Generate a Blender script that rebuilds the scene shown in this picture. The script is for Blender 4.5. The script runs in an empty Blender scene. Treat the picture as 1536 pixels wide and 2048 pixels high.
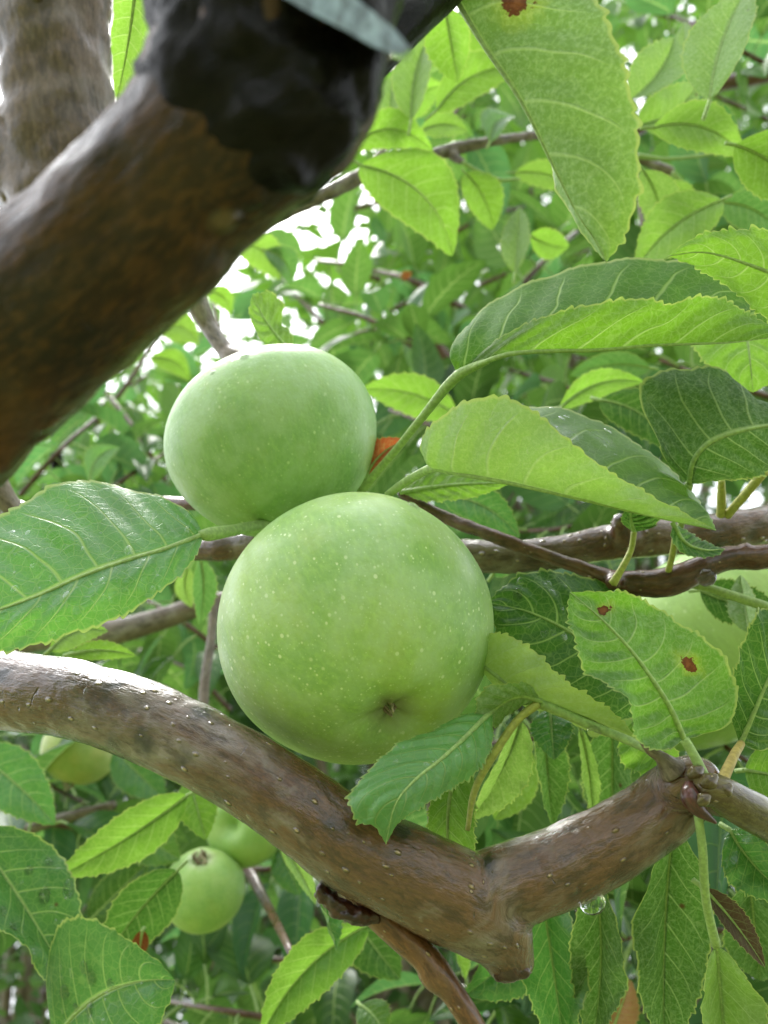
import bpy, math, random
import numpy as np
from mathutils import Vector, Matrix, noise
from math import radians, sin, cos, pi, sqrt, exp
C = bpy.context.scene
COL = C.collection
rng = random.Random(11)

# ------------------------------------------------------------------ camera
PITCH = radians(34); CAM = Vector((0, 0, 1.5)); K = 0.9/1536
F = Vector((0, cos(PITCH), sin(PITCH))); U = Vector((0, -sin(PITCH), cos(PITCH))); R = Vector((1, 0, 0))
cd = bpy.data.cameras.new('camera'); cam = bpy.data.objects.new('camera', cd); COL.objects.link(cam)
cam.location = CAM; cam.rotation_euler = (pi/2+PITCH, 0, 0)
cd.sensor_fit = 'HORIZONTAL'; cd.sensor_width = 36; cd.lens = 40
cd.clip_start = 0.01; cd.clip_end = 500
cd.dof.use_dof = True; cd.dof.focus_distance = 0.200; cd.dof.aperture_fstop = 23
C.camera = cam
# ------------------------------------------------------------------ light
SUN_EL, SUN_AZ = radians(66), radians(-25)      # overcast, brightest high up in front
w = bpy.data.worlds.new("World"); C.world = w; w.use_nodes = True
nt = w.node_tree; bg = nt.nodes['Background']
sky = nt.nodes.new('ShaderNodeTexSky'); sky.sky_type = 'NISHITA'; sky.sun_disc = False
sky.sun_elevation = SUN_EL; sky.sun_rotation = SUN_AZ; sky.dust_density = 6; sky.air_density = 1.0
hs = nt.nodes.new('ShaderNodeHueSaturation'); hs.inputs['Saturation'].default_value = 0.22; hs.inputs['Value'].default_value = 1.0
nt.links.new(sky.outputs[0], hs.inputs['Color']); mx = nt.nodes.new('ShaderNodeMix'); mx.data_type = 'RGBA'; mx.inputs[0].default_value = 0.55; mx.inputs[7].default_value = (6.6, 7.0, 7.5, 1)   # cloud layer
nt.links.new(hs.outputs[0], mx.inputs[6]); nt.links.new(mx.outputs[2], bg.inputs[0]); bg.inputs[1].default_value = 0.15
sl = bpy.data.lights.new('sun', 'SUN'); so = bpy.data.objects.new('sun', sl); COL.objects.link(so)
sl.energy = 1.9; sl.angle = radians(28); sl.color = (1, 0.98, 0.94)
sd = Vector((sin(SUN_AZ)*cos(SUN_EL), cos(SUN_AZ)*cos(SUN_EL), sin(SUN_EL)))
so.rotation_euler = sd.to_track_quat('Z', 'Y').to_euler()
C.view_settings.view_transform = 'Standard'; C.view_settings.look = 'None'
C.view_settings.gamma = 1; C.view_settings.exposure = 1.65
C.cycles.use_denoising = True
C.cycles.transparent_max_bounces = 16; C.cycles.max_bounces = 8; C.cycles.diffuse_bounces = 4; C.cycles.glossy_bounces = 3; C.cycles.transmission_bounces = 6
C.cycles.caustics_reflective = False; C.cycles.caustics_refractive = True

# ------------------------------------------------------------------ helpers
def P(px, py, d): return CAM + d*(F + R*((px-768)*K) + U*((1024-py)*K))
def camdir(x, y, z): return (R*x + U*y - F*z)          # x right, y up, z towards camera
def tag(o, label=None, cat=None, group=None, kind=None):
    if label: o['label'] = label
    if cat: o['category'] = cat
    if group: o['group'] = group
    if kind: o['kind'] = kind
    return o
def empty(name, loc, label=None, cat=None, group=None):
    o = bpy.data.objects.new(name, None); COL.objects.link(o); o.location = loc; o.empty_display_size = 0.01
    return tag(o, label, cat, group)
def wl(o):
    v = Vector(o.location)
    while o.parent: o = o.parent; v += o.location
    return v
def mesh(name, verts, faces, mats, parent=None, origin=None, uv=None, smooth=True, midx=None, attr=None):
    """verts are world points (numpy or list); origin = world point of the object's origin"""
    v = np.array([tuple(q) for q in verts], dtype=np.float64) if not isinstance(verts, np.ndarray) else verts
    if origin is None: origin = wl(parent) if parent else Vector(v.mean(0))
    org = np.array(tuple(origin))
    me = bpy.data.meshes.new(name); me.from_pydata([tuple(q) for q in (v-org)], [], faces)
    if not isinstance(mats, (list, tuple)): mats = [mats]
    for m in mats: me.materials.append(m)
    if uv is not None:
        l = me.uv_layers.new(name='UVMap'); li = np.empty(len(me.loops), dtype=np.int32); me.loops.foreach_get('vertex_index', li)
        l.data.foreach_set('uv', np.asarray(uv, dtype=np.float32)[li].ravel())
    if attr is not None:
        a = me.attributes.new('bk', 'FLOAT_VECTOR', 'POINT'); a.data.foreach_set('vector', np.asarray(attr, dtype=np.float32).ravel())
    if smooth: me.polygons.foreach_set('use_smooth', [True]*len(me.polygons))
    if midx is not None: me.polygons.foreach_set('material_index', midx)
    me.update()
    o = bpy.data.objects.new(name, me); COL.objects.link(o)
    if parent: o.parent = parent; o.location = Vector(org) - wl(parent)
    else: o.location = origin
    return o
def spline(pts, n):
    """Catmull-Rom through pts (any dim) resampled evenly to n points"""
    p = np.array([tuple(q) for q in pts], dtype=float)
    if len(p) == 2: return p[0]+(p[1]-p[0])*np.linspace(0, 1, n)[:, None]
    q = np.vstack([2*p[0]-p[1], p, 2*p[-1]-p[-2]]); out = []
    for i in range(1, len(q)-2):
        t = np.linspace(0, 1, 24, endpoint=False)[:, None]
        a, b, c, d = q[i-1], q[i], q[i+1], q[i+2]
        out.append(0.5*((2*b)+(-a+c)*t+(2*a-5*b+4*c-d)*t**2+(-a+3*b-3*c+d)*t**3))
    out = np.vstack(out+[p[-1:]])
    dim = min(3, out.shape[1]); s = np.r_[0, np.cumsum(np.linalg.norm(np.diff(out[:, :dim], axis=0), axis=1))]
    u = np.linspace(0, s[-1], n)
    return np.stack([np.interp(u, s, out[:, k]) for k in range(out.shape[1])], 1)

# ------------------------------------------------------------------ node helper
class N:
    def __init__(s, name):
        s.m = bpy.data.materials.new(name); s.m.use_nodes = True; s.t = s.m.node_tree; s.t.nodes.clear()
        s.out = s.t.nodes.new('ShaderNodeOutputMaterial')
    def put(s, sock, v):
        if isinstance(v, bpy.types.NodeSocket): s.t.links.new(v, sock)
        elif v is not None:
            if sock.type == 'RGBA' and len(v) == 3: v = (*v, 1)
            sock.default_value = v
    def node(s, typ, out=0, props=None, **ins):
        n = s.t.nodes.new(typ)
        for k, v in (props or {}).items(): setattr(n, k, v)
        for k, v in ins.items():
            key = int(k[1:]) if k[0] == '_' and k[1:].isdigit() else k.replace('_', ' ')
            s.put(n.inputs[key], v)
        return n.outputs[out]
    def math(s, op, a, b=None, c=None):
        n = s.t.nodes.new('ShaderNodeMath'); n.operation = op
        for i, v in enumerate((a, b, c)):
            if v is not None: s.put(n.inputs[i], v)
        return n.outputs[0]
    def mix(s, f, a, b):
        n = s.t.nodes.new('ShaderNodeMix'); n.data_type = 'RGBA'
        s.put(n.inputs[0], f); s.put(n.inputs[6], a); s.put(n.inputs[7], b); return n.outputs[2]
    def ramp(s, v, a, b, x=0.0, y=1.0):
        n = s.t.nodes.new('ShaderNodeMapRange'); n.interpolation_type = 'SMOOTHSTEP'
        for i, q in enumerate((v, a, b, x, y)): s.put(n.inputs[i], q)
        return n.outputs[0]
    def noise(s, vec, scale, detail=2, rough=0.5, dist=0.0):
        return s.node('ShaderNodeTexNoise', 0, None, Vector=vec, Scale=scale, Detail=detail, Roughness=rough, Distortion=dist)
    def vor(s, vec, scale, feature='F1', rnd=1.0, out=0):
        return s.node('ShaderNodeTexVoronoi', out, {'feature': feature}, Vector=vec, Scale=scale, Randomness=rnd)
    def obj(s): return s.node('ShaderNodeTexCoord', 'Object') if False else s.t.nodes.new('ShaderNodeTexCoord').outputs['Object']
    def scale(s, v, x, y, z):
        n = s.t.nodes.new('ShaderNodeMapping'); s.put(n.inputs[0], v); n.inputs['Scale'].default_value = (x, y, z); return n.outputs[0]
    def bump(s, h, dist, strength=1.0, normal=None):
        n = s.t.nodes.new('ShaderNodeBump'); n.inputs['Strength'].default_value = strength; n.inputs['Distance'].default_value = dist
        s.put(n.inputs['Height'], h)
        if normal is not None: s.put(n.inputs['Normal'], normal)
        return n.outputs[0]
    def bsdf(s, **k):
        n = s.t.nodes.new('ShaderNodeBsdfPrincipled')
        for a, v in k.items(): s.put(n.inputs[a.replace('_', ' ')], v)
        return n.outputs[0]
    def done(s, sh): s.t.links.new(sh, s.out.inputs[0]); return s.m

NV, CV = 8.0, 1.5
def leafmat(name, top, under, trans, tf=0.42, rough=0.4, spots=(), vein=0.85, fuzz=0.5, rim=True, full=True, wet=0.0, var=1.0):
    n = N(name); ob = n.obj()
    uvn = n.t.nodes.new('ShaderNodeUVMap'); sp = n.t.nodes.new('ShaderNodeSeparateXYZ'); n.put(sp.inputs[0], uvn.outputs[0])
    u, v = sp.outputs[0], sp.outputs[1]
    ua = n.math('ABSOLUTE', n.math('MULTIPLY_ADD', u, 2.0, -1.0))
    side = n.math('MULTIPLY', n.math('GREATER_THAN', u, 0.5), 0.37)
    wob = n.math('MULTIPLY', n.noise(ob, 60, 1), 0.5)
    ph = n.math('ADD', n.math('ADD', n.math('SUBTRACT', n.math('MULTIPLY', v, NV), n.math('MULTIPLY', n.math('POWER', ua, 1.3), CV)), side), wob)
    dist = n.math('ABSOLUTE', n.math('SUBTRACT', n.math('FRACT', ph), 0.5))
    wsec = n.math('MULTIPLY_ADD', ua, -0.05, 0.075)
    sec = n.math('SUBTRACT', 1.0, n.ramp(dist, n.math('MULTIPLY', wsec, 0.2), wsec))
    sec = n.math('MULTIPLY', sec, n.ramp(ua, 0.99, 0.75))
    wm = n.math('MULTIPLY_ADD', v, -0.045, 0.07)
    mid = n.math('SUBTRACT', 1.0, n.ramp(ua, n.math('MULTIPLY', wm, 0.5), wm))
    veins = n.math('MAXIMUM', mid, n.math('MULTIPLY', sec, 0.8))
    if full:
        t1 = n.math('SUBTRACT', 1.0, n.ramp(n.vor(ob, 380, 'DISTANCE_TO_EDGE'), 0.0, 0.08))
        t2 = n.math('SUBTRACT', 1.0, n.ramp(n.vor(ob, 900, 'DISTANCE_TO_EDGE'), 0.0, 0.14))
        veins = n.math('MAXIMUM', veins, n.math('MAXIMUM', n.math('MULTIPLY', t1, 0.30), n.math('MULTIPLY', t2, 0.12)))
    geo = n.t.nodes.new('ShaderNodeNewGeometry'); back = geo.outputs['Backfacing']
    rnd = n.t.nodes.new('ShaderNodeObjectInfo').outputs['Random']
    mott = n.noise(ob, 45, 4, 0.6)
    mv = n.math('MULTIPLY_ADD', mott, 1.0*var, 1-0.5*var)
    mv = n.math('MULTIPLY', mv, n.math('MULTIPLY_ADD', rnd, 0.35*var, 1-0.175*var))
    vs = lambda c, k: n.node('ShaderNodeVectorMath', 0, {'operation': 'SCALE'}, _0=c, Scale=k)
    topc = n.mix(n.math('MULTIPLY', veins, vein), vs(top, mv), (0.30, 0.42, 0.12))
    undc = n.mix(n.math('MULTIPLY', veins, vein*0.6), under, (0.42, 0.50, 0.28))
    if fuzz > 0 and full:
        fz = n.ramp(n.noise(n.scale(ob, 1, 1, 1), 900, 4, 0.75), 0.42, 0.68)
        undc = n.mix(n.math('MULTIPLY', fz, 0.5*fuzz), undc, (0.55, 0.62, 0.50))
    if not full:
        cf = n.ramp(rnd, 0.45, 0.95); topc = n.mix(cf, topc, (0.035, 0.10, 0.035)); undc = n.mix(cf, undc, (0.10, 0.19, 0.10)); trans_ = n.mix(cf, trans, (0.10, 0.27, 0.07))
    else: trans_ = trans
    trc = vs(n.mix(n.math('MULTIPLY', veins, 0.6), trans_, (0.55, 0.75, 0.22)), mv)
    col = n.mix(back, topc, undc)
    if rim:
        rm = n.math('MULTIPLY', n.ramp(ua, 0.955, 0.985), 0.65)
        col = n.mix(rm, col, (0.42, 0.48, 0.16)); trc = n.mix(rm, trc, (0.5, 0.6, 0.15))
    tfv = tf
    for (su, sv, ru, rv) in spots:
        du = n.math('DIVIDE', n.math('SUBTRACT', u, su), ru); dv = n.math('DIVIDE', n.math('SUBTRACT', v, sv), rv)
        dd = n.math('SQRT', n.math('ADD', n.math('MULTIPLY', du, du), n.math('MULTIPLY', dv, dv)))
        dd = n.math('ADD', dd, n.math('MULTIPLY_ADD', n.noise(ob, 480, 4, .65), 2.6, -1.15))
        halo = n.ramp(dd, 2.4, 1.0); k = n.ramp(dd, 1.06, 0.96)
        trc = n.mix(n.math('MULTIPLY', halo, 0.6), trc, (0.5, 0.62, 0.03))
        brown = n.mix(n.ramp(n.math('ADD', dd, n.math('MULTIPLY', n.noise(ob, 900, 3), .8)), 0.5, 1.3), (0.26, 0.10, 0.035), (0.07, 0.022, 0.010))
        col = n.mix(k, col, brown); trc = n.mix(k, trc, (0.17, 0.055, 0.015))
    if full:
        vv = n.vor(ob, 75, 'F1'); rs = n.t.nodes.new('ShaderNodeSeparateColor'); n.put(rs.inputs[0], n.vor(ob, 75, 'F1', out=1))
        sk = n.math('MULTIPLY', n.ramp(vv, n.math('MULTIPLY_ADD', rs.outputs[1], .06, .03), 0.015), n.math('LESS_THAN', rs.outputs[0], 0.22))
        col = n.mix(n.math('MULTIPLY', sk, .85), col, (0.09, 0.04, 0.015)); trc = n.mix(sk, trc, (0.08, 0.04, 0.01))
    h = n.math('ADD', n.math('MULTIPLY', veins, -0.55), n.math('MULTIPLY', mott, 0.9))
    if full: h = n.math('ADD', h, n.math('MULTIPLY', n.noise(ob, 700, 2), 0.25))
    bp = n.bump(h, 0.0004, 0.8)
    rg = rough
    if wet > 0:
        wm_ = n.ramp(n.noise(ob, 55, 2), 0.5, 0.62); rg = n.math('MULTIPLY_ADD', wm_, -(rough-0.08)*wet, rough)
    else: rg = n.math('MULTIPLY_ADD', back, 0.75-rough, rough)
    pr = n.bsdf(Base_Color=col, Roughness=rg, Specular_IOR_Level=0.38 if wet == 0 else .6, Normal=bp)
    tr = n.node('ShaderNodeBsdfTranslucent', 0, None, Color=trc, Normal=bp)
    ms = n.t.nodes.new('ShaderNodeMixShader'); n.put(ms.inputs[0], tfv); n.put(ms.inputs[1], pr); n.put(ms.inputs[2], tr)
    return n.done(ms.outputs[0])
TOP, UND, TRN = (0.05, 0.15, 0.022), (0.17, 0.25, 0.09), (0.22, 0.43, 0.035)
LM = {
 'brown': leafmat('leaf_dead_brown', (0.06, 0.035, 0.022), (0.08, 0.05, 0.03), (0.08, 0.04, 0.02), tf=0.2, vein=0.2, fuzz=0),
 'mid':   leafmat('leaf_green', TOP, UND, TRN, wet=.5, rough=.45),
 'dark':  leafmat('leaf_deep_green_shaded', (0.028, 0.09, 0.016), (0.050, 0.105, 0.032), (0.085, 0.235, 0.02), tf=.32),  # deep green leaf, with the shade among dense foliage put into the colour
 'lime':  leafmat('leaf_lime', (0.08, 0.19, 0.025), (0.15, 0.25, 0.045), (0.22, 0.45, 0.03), tf=0.44, var=1.3),
 'pale':  leafmat('leaf_pale_downy', (0.10, 0.21, 0.04), (0.21, 0.31, 0.14), (0.24, 0.44, 0.05), tf=0.36, fuzz=1.0),
 'blue':  leafmat('leaf_wet_cool_green', (0.06, 0.18, 0.048), (0.11, 0.20, 0.085), (0.10, 0.30, 0.04), tf=0.30, rough=0.34, wet=0.9),
 'red':   leafmat('leaf_withered', (0.30, 0.06, 0.02), (0.35, 0.10, 0.04), (0.45, 0.08, 0.02), tf=0.4, vein=0.2, fuzz=0),
 'tan':   leafmat('leaf_dead_tan', (0.42, 0.22, 0.10), (0.45, 0.25, 0.12), (0.5, 0.22, 0.08), tf=0.4, vein=0.2, fuzz=0),
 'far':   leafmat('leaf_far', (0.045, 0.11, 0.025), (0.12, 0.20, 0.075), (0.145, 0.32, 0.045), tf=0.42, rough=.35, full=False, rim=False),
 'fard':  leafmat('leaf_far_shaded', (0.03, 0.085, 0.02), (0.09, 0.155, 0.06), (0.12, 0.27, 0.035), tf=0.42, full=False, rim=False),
}
def barkmat(name, base, dark, grey, greyamt=0.5, gloss=0.6, lent=1.0, lscale=260, bscale=1.0, rough=0.38, bumpd=0.0006, spec=0.3, scars=0.0, gt=0.46):
    n = N(name); a = n.t.nodes.new('ShaderNodeAttribute'); a.attribute_name = 'bk'; v = a.outputs['Vector']
    big = n.noise(v, 42*bscale, 3, 0.5, 0.3); fine = n.noise(n.scale(v, 1, 1, 0.35), 420*bscale, 5, 0.65)
    col = n.mix(n.ramp(big, 0.32, 0.68), dark, base)
    grain = n.noise(n.scale(v, 1, 1, 0.4), 1300*bscale, 3, 0.6)
    col = n.mix(n.math('MULTIPLY', n.ramp(grain, 0.42, 0.66), 0.4), col, tuple(min(1, c*1.7) for c in base))
    gm = n.math('MULTIPLY', n.ramp(n.noise(n.scale(v, 1, 1, 0.7), 38*bscale, 5, 0.65, 0.6), gt, gt+0.2), greyamt)
    gm = n.math('MULTIPLY', gm, n.math('MULTIPLY_ADD', fine, 1.2, 0.3))
    col = n.mix(gm, col, grey)
    col = n.mix(n.math('MULTIPLY', n.ramp(fine, 0.52, 0.36), 0.6), col, tuple(c*0.35 for c in dark))
    sv_ = n.vor(n.node('ShaderNodeVectorMath', 0, {'operation': 'ADD'}, _0=v, _1=n.node('ShaderNodeVectorMath', 0, {'operation': 'SCALE'}, _0=n.node('ShaderNodeTexNoise', 1, None, Vector=v, Scale=300.0), Scale=.004)), 75)
    rq = n.t.nodes.new('ShaderNodeSeparateColor'); n.put(rq.inputs[0], n.vor(v, 75, out=1))
    scar = n.math('MULTIPLY', n.ramp(sv_, n.math('MULTIPLY_ADD', fine, 0.45, 0.10), 0.08), scars)
    col = n.mix(scar, col, (0.022, 0.014, 0.012))
    crack = n.math('MULTIPLY', n.ramp(n.noise(n.scale(v, 1, 1, 2.5), 90*bscale, 3, 0.6, 1.0), 0.70, 0.76), 0.85)
    col = n.mix(crack, col, (0.012, 0.007, 0.006))
    h = n.math('MULTIPLY_ADD', fine, 0.8, n.math('MULTIPLY', big, 1.2))
    h = n.math('SUBTRACT', h, n.math('MULTIPLY', crack, 0.8))
    if lent > 0:
        lv = n.node('ShaderNodeTexVoronoi', 0, {'feature': 'F1'}, Vector=n.scale(v, 1, 1, 0.62), Scale=lscale, Randomness=1.0)
        rn = n.node('ShaderNodeTexVoronoi', 1, {'feature': 'F1'}, Vector=n.scale(v, 1, 1, 0.62), Scale=lscale, Randomness=1.0)
        rs = n.t.nodes.new('ShaderNodeSeparateColor'); n.put(rs.inputs[0], rn)
        pick = n.math('LESS_THAN', rs.outputs[0], 0.80)
        lm = n.math('MULTIPLY', n.ramp(lv, n.math('MULTIPLY_ADD', rs.outputs[1], 0.13, 0.12), 0.07), pick)
        col = n.mix(n.math('MULTIPLY', lm, 0.85*lent), col, (0.52, 0.36, 0.21)); h = n.math('MULTIPLY_ADD', lm, 1.1, h)
    rg = n.ramp(n.noise(v, 70, 3), 0.35, 0.65, rough-0.14, rough+0.22)
    return n.done(n.bsdf(Base_Color=col, Roughness=rg, Normal=n.bump(h, bumpd, 0.9), Coat_Weight=gloss, Coat_Roughness=0.07, Specular_IOR_Level=spec, Coat_Normal=n.bump(h, bumpd*0.6, 0.7)))
BK = {
 'main':  barkmat('bark_wet_brown', (0.135, 0.058, 0.026), (0.070, 0.026, 0.011), (0.27, 0.22, 0.20), 0.8, gloss=1.0, lscale=330, rough=.3, scars=1.0, gt=.44, bumpd=.0014),
 'twig':  barkmat('bark_red_brown', (0.12, 0.05, 0.028), (0.06, 0.022, 0.012), (0.2, 0.15, 0.13), 0.3, lscale=420),
 'grey':  barkmat('bark_grey_brown', (0.20, 0.15, 0.12), (0.11, 0.08, 0.06), (0.30, 0.27, 0.25), 0.8, gloss=0.25, lent=0.3, rough=0.5),
 'dark':  barkmat('bark_soaked_black', (0.009, 0.006, 0.005), (0.003, 0.003, 0.003), (0.02, 0.02, 0.024), 0.5, spec=.05, gloss=0.12, lent=0.0, bscale=0.8, rough=0.35, bumpd=0.0012),
 'limb':  barkmat('bark_soaked_brown', (0.085, 0.034, 0.009), (0.020, 0.009, 0.004), (0.07, 0.06, 0.035), 0.25, spec=.15, gloss=0.3, lent=0.25, lscale=120, bscale=0.8, rough=0.35, bumpd=0.0012),
 'orange':barkmat('bark_orange_brown', (0.19, 0.072, 0.024), (0.09, 0.032, 0.011), (0.25, 0.17, 0.13), 0.35, lscale=420),
 'olive': barkmat('bark_olive_young', (0.13, 0.105, 0.035), (0.075, 0.036, 0.016), (0.22, 0.2, 0.11), 0.5, lscale=420, scars=.6),
}
def simple(name, col, rough=0.6, fuzz=False, bump=0.0002, sc=900, var=0.4, sss=0, spec=0.4):
    n = N(name); ob = n.obj(); nz = n.noise(ob, sc, 3)
    c = n.mix(n.ramp(nz, 0.35, 0.7), col, tuple(min(1, q*(1+var)) for q in col))
    return n.done(n.bsdf(Base_Color=c, Roughness=rough, Normal=n.bump(nz, bump, 0.8), Specular_IOR_Level=spec))
PET = simple('petiole_downy_green', (0.26, 0.36, 0.13)); PETR = simple('petiole_yellow', (0.36, 0.36, 0.10)); PETO = simple('petiole_orange', (0.36, 0.27, 0.08))
def applemat(name, base, yel, bloom, bl=0.35, dot=0.8, blush=None, cal=None):
    n = N(name); ob = n.obj()
    z = n.t.nodes.new('ShaderNodeSeparateXYZ'); n.put(z.inputs[0], ob)
    # stretch along the meridians: streaky flesh colour
    rad = n.math('SQRT', n.math('ADD', n.math('MULTIPLY', z.outputs[0], z.outputs[0]), n.math('MULTIPLY', z.outputs[1], z.outputs[1])))
    nrm = n.node('ShaderNodeVectorMath', 0, {'operation': 'NORMALIZE'}, _0=ob)
    streak = n.noise(n.scale(nrm, 1, 1, 0.28), 26, 5, 0.62)
    big = n.noise(nrm, 1.7, 3, 0.55)
    col = n.mix(n.ramp(big, 0.36, 0.66), base, yel)
    col = n.mix(n.math('MULTIPLY', n.ramp(streak, 0.4, 0.75), 0.30), col, tuple(min(1, q*1.5) for q in yel))
    # lenticels: two sizes
    for sc, lo, hi, k, th in ((11, 0.19, 0.08, 0.85, 0.8), (19, 0.22, 0.08, 0.8, 0.75), (40, .28, .06, .45, .6)):
        wv = n.node('ShaderNodeVectorMath', 0, {'operation': 'ADD'}, _0=n.scale(nrm, 1, 1, 0.8), _1=(sc*.37, 2.1, 0.7))
        d = n.vor(wv, sc); rs = n.t.nodes.new('ShaderNodeSeparateColor'); n.put(rs.inputs[0], n.vor(wv, sc, out=1))
        m = n.math('MULTIPLY', n.ramp(d, lo, hi), n.math('LESS_THAN', rs.outputs[0], th))
        m = n.math('MULTIPLY', m, n.math('MULTIPLY_ADD', rs.outputs[1], 0.7, 0.3))
        col = n.mix(n.math('MINIMUM', n.math('MULTIPLY', m, k*dot), 1.0), col, (0.70, 0.80, 0.45))
    ol = n.math('MULTIPLY', n.ramp(n.noise(n.scale(nrm, 1, 1, .7), 2.6, 4, .6), .50, .72), 0.3)
    col = n.mix(ol, col, tuple(q*w_ for q, w_ in zip(base, (1.25, .92, .55))))
    sc_ = n.math('MULTIPLY', n.ramp(n.noise(n.scale(nrm, 1, 1, 2.2), 11, 6, .7, 1.5), .69, .74), 0.5)
    col = n.mix(sc_, col, (0.36, 0.33, 0.14))
    # waxy bloom
    bm = n.math('MULTIPLY', n.ramp(n.noise(nrm, 3.3, 6, 0.65), 0.35, 0.68), bl)
    col = n.mix(bm, col, bloom)
    # darker soft ring at the eye (calyx at -Z)
    eye = n.math('MULTIPLY', n.ramp(n.math('ADD', rad, n.math('MULTIPLY', n.noise(nrm, 9, 3), 0.004)), 0.0115, 0.0035), n.math('LESS_THAN', z.outputs[2], 0.0))
    col = n.mix(n.math('MULTIPLY', eye, 0.65), col, (0.17, 0.145, 0.11))
    fine = n.noise(ob, 900, 3)
    rg = n.ramp(n.noise(nrm, 5, 4), 0.3, 0.7, 0.36, 0.52)
    b = n.bump(n.math('ADD', n.math('MULTIPLY', fine, 0.3), n.noise(nrm, 30, 3)), 0.00022, 0.6)
    return n.done(n.bsdf(Base_Color=col, Roughness=rg, Specular_IOR_Level=0.33, Normal=b, Subsurface_Weight=0.12,
                         Subsurface_Radius=(0.004, 0.006, 0.002), Subsurface_Scale=0.6, Coat_Weight=0.06, Coat_Roughness=0.35))
AM1 = applemat('apple_skin', (0.29, 0.48, 0.14), (0.41, 0.57, 0.15), (0.46, 0.62, 0.36), 0.55, 1.8)
AM2 = applemat('apple_skin_bloomed', (0.25, 0.43, 0.15), (0.31, 0.48, 0.15), (0.42, 0.58, 0.34), 0.6, 0.8)
AM3 = applemat('apple_skin_far', (0.26, 0.44, 0.12), (0.34, 0.50, 0.13), (0.40, 0.54, 0.28), 0.2, 0.5)
AM4 = applemat('apple_skin_yellow', (0.33, 0.42, 0.12), (0.42, 0.44, 0.13), (0.45, 0.50, 0.25), 0.2, 0.5)
def watermat():
    n = N('water_drop'); return n.done(n.bsdf(Base_Color=(1, 1, 1), Roughness=0.0, IOR=1.33, Transmission_Weight=1.0))
WAT = watermat()
def beadmat():
    n = N('water_bead'); fr = n.node('ShaderNodeFresnel', 0, None, IOR=1.5)
    gl = n.t.nodes.new('ShaderNodeBsdfGlossy'); gl.inputs['Roughness'].default_value = 0.03
    tp = n.t.nodes.new('ShaderNodeBsdfTransparent'); ms = n.t.nodes.new('ShaderNodeMixShader')
    bk = n.t.nodes.new('ShaderNodeNewGeometry').outputs['Backfacing']; n.put(ms.inputs[0], n.math('MULTIPLY', n.math('MINIMUM', n.math('MULTIPLY', fr, 1.6), 1.0), n.math('SUBTRACT', 1.0, bk))); n.put(ms.inputs[1], tp.outputs[0]); n.put(ms.inputs[2], gl.outputs[0]); return n.done(ms.outputs[0])
WATB = beadmat()
DRY = simple('dried_sepal', (0.20, 0.15, 0.11), 0.8, bump=0.0005); DRYL = simple('dried_sepal_pale', (0.34, 0.28, 0.20), 0.8, bump=0.0005)

# ------------------------------------------------------------------ setting
def ground():
    n = N('grass_ground'); ob = n.obj()
    c = n.mix(n.noise(ob, 0.8, 6), (0.10, 0.17, 0.035), (0.20, 0.23, 0.08)); c = n.mix(n.ramp(n.noise(ob, 12, 5), .45, .7), c, (0.17, 0.14, 0.08))
    m = n.done(n.bsdf(Base_Color=c, Roughness=0.9, Normal=n.bump(n.noise(ob, 30, 4), 0.03)))
    vs, fs = [], []; r = [0, 2, 5, 12, 30, 80, 200, 400]; K_ = 48
    for i, q in enumerate(r):
        for k in range(K_): a = 2*pi*k/K_; vs.append((q*cos(a), q*sin(a), 0.04*noise.noise(Vector((q*cos(a)*.4, q*sin(a)*.4, 0))) if q < 100 else 0))
    for i in range(len(r)-1):
        for k in range(K_): fs.append((i*K_+k, (i+1)*K_+k, (i+1)*K_+(k+1) % K_, i*K_+(k+1) % K_))
    tag(mesh('ground', vs, fs, m, origin=(0, 0, 0)), kind='structure')
ground()

# ------------------------------------------------------------------ tubes / branches
def tube_np(ctrl, n=60, seg=20, rough=0.0, seed=0, cap=True, nscale=60, s0=0.0):
    """ctrl: list of (Vector, radius). returns verts, faces, bk attr"""
    c = spline([(*p, r) for p, r in ctrl], n); pts, rad = c[:, :3], c[:, 3]
    T = np.gradient(pts, axis=0); T /= np.linalg.norm(T, axis=1)[:, None]
    ref = np.array([0.3, 0.1, 1.0]);
    if abs(np.dot(T[0], ref/np.linalg.norm(ref))) > .9: ref = np.array([1.0, 0, 0])
    A = np.cross(T[0], ref); A /= np.linalg.norm(A); vs, at = [], []; s = s0
    for i in range(n):
        A = A - T[i]*np.dot(A, T[i]); A /= np.linalg.norm(A); B = np.cross(T[i], A)
        if i: s += np.linalg.norm(pts[i]-pts[i-1])
        for k in range(seg):
            a = 2*pi*k/seg; r = rad[i]; q = (r*cos(a), r*sin(a), s)
            if rough: r *= 1 + rough*noise.fractal(Vector((q[0]*nscale+seed*7, q[1]*nscale, s*nscale*0.6)), 1.0, 2.0, 3)
            vs.append(pts[i]+(A*cos(a)+B*sin(a))*r); at.append(q)
    fs = [(i*seg+k, i*seg+(k+1) % seg, (i+1)*seg+(k+1) % seg, (i+1)*seg+k) for i in range(n-1) for k in range(seg)]
    if cap:
        for e, i in ((0, 0), (1, n-1)):
            vs.append(pts[i]+T[i]*(rad[i]*0.35*(1 if e else -1))); at.append((0, 0, s0 if not e else s)); c_ = len(vs)-1
            for k in range(seg):
                a, b = i*seg+k, i*seg+(k+1) % seg; fs.append((c_, a, b) if e else (c_, b, a))
    return np.array(vs), fs, np.array(at)
def px_ctrl(pts, rs=1.0):   # pts: (px,py,d,r_px)
    return [(P(x, y, d), r*d*K*rs) for x, y, d, r in pts]
def merge(parts):
    V, Fc, A, off = [], [], [], 0
    for v, f, a in parts: V.append(v); A.append(a); Fc += [tuple(i+off for i in q) for q in f]; off += len(v)
    return np.vstack(V), Fc, np.vstack(A)
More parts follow.
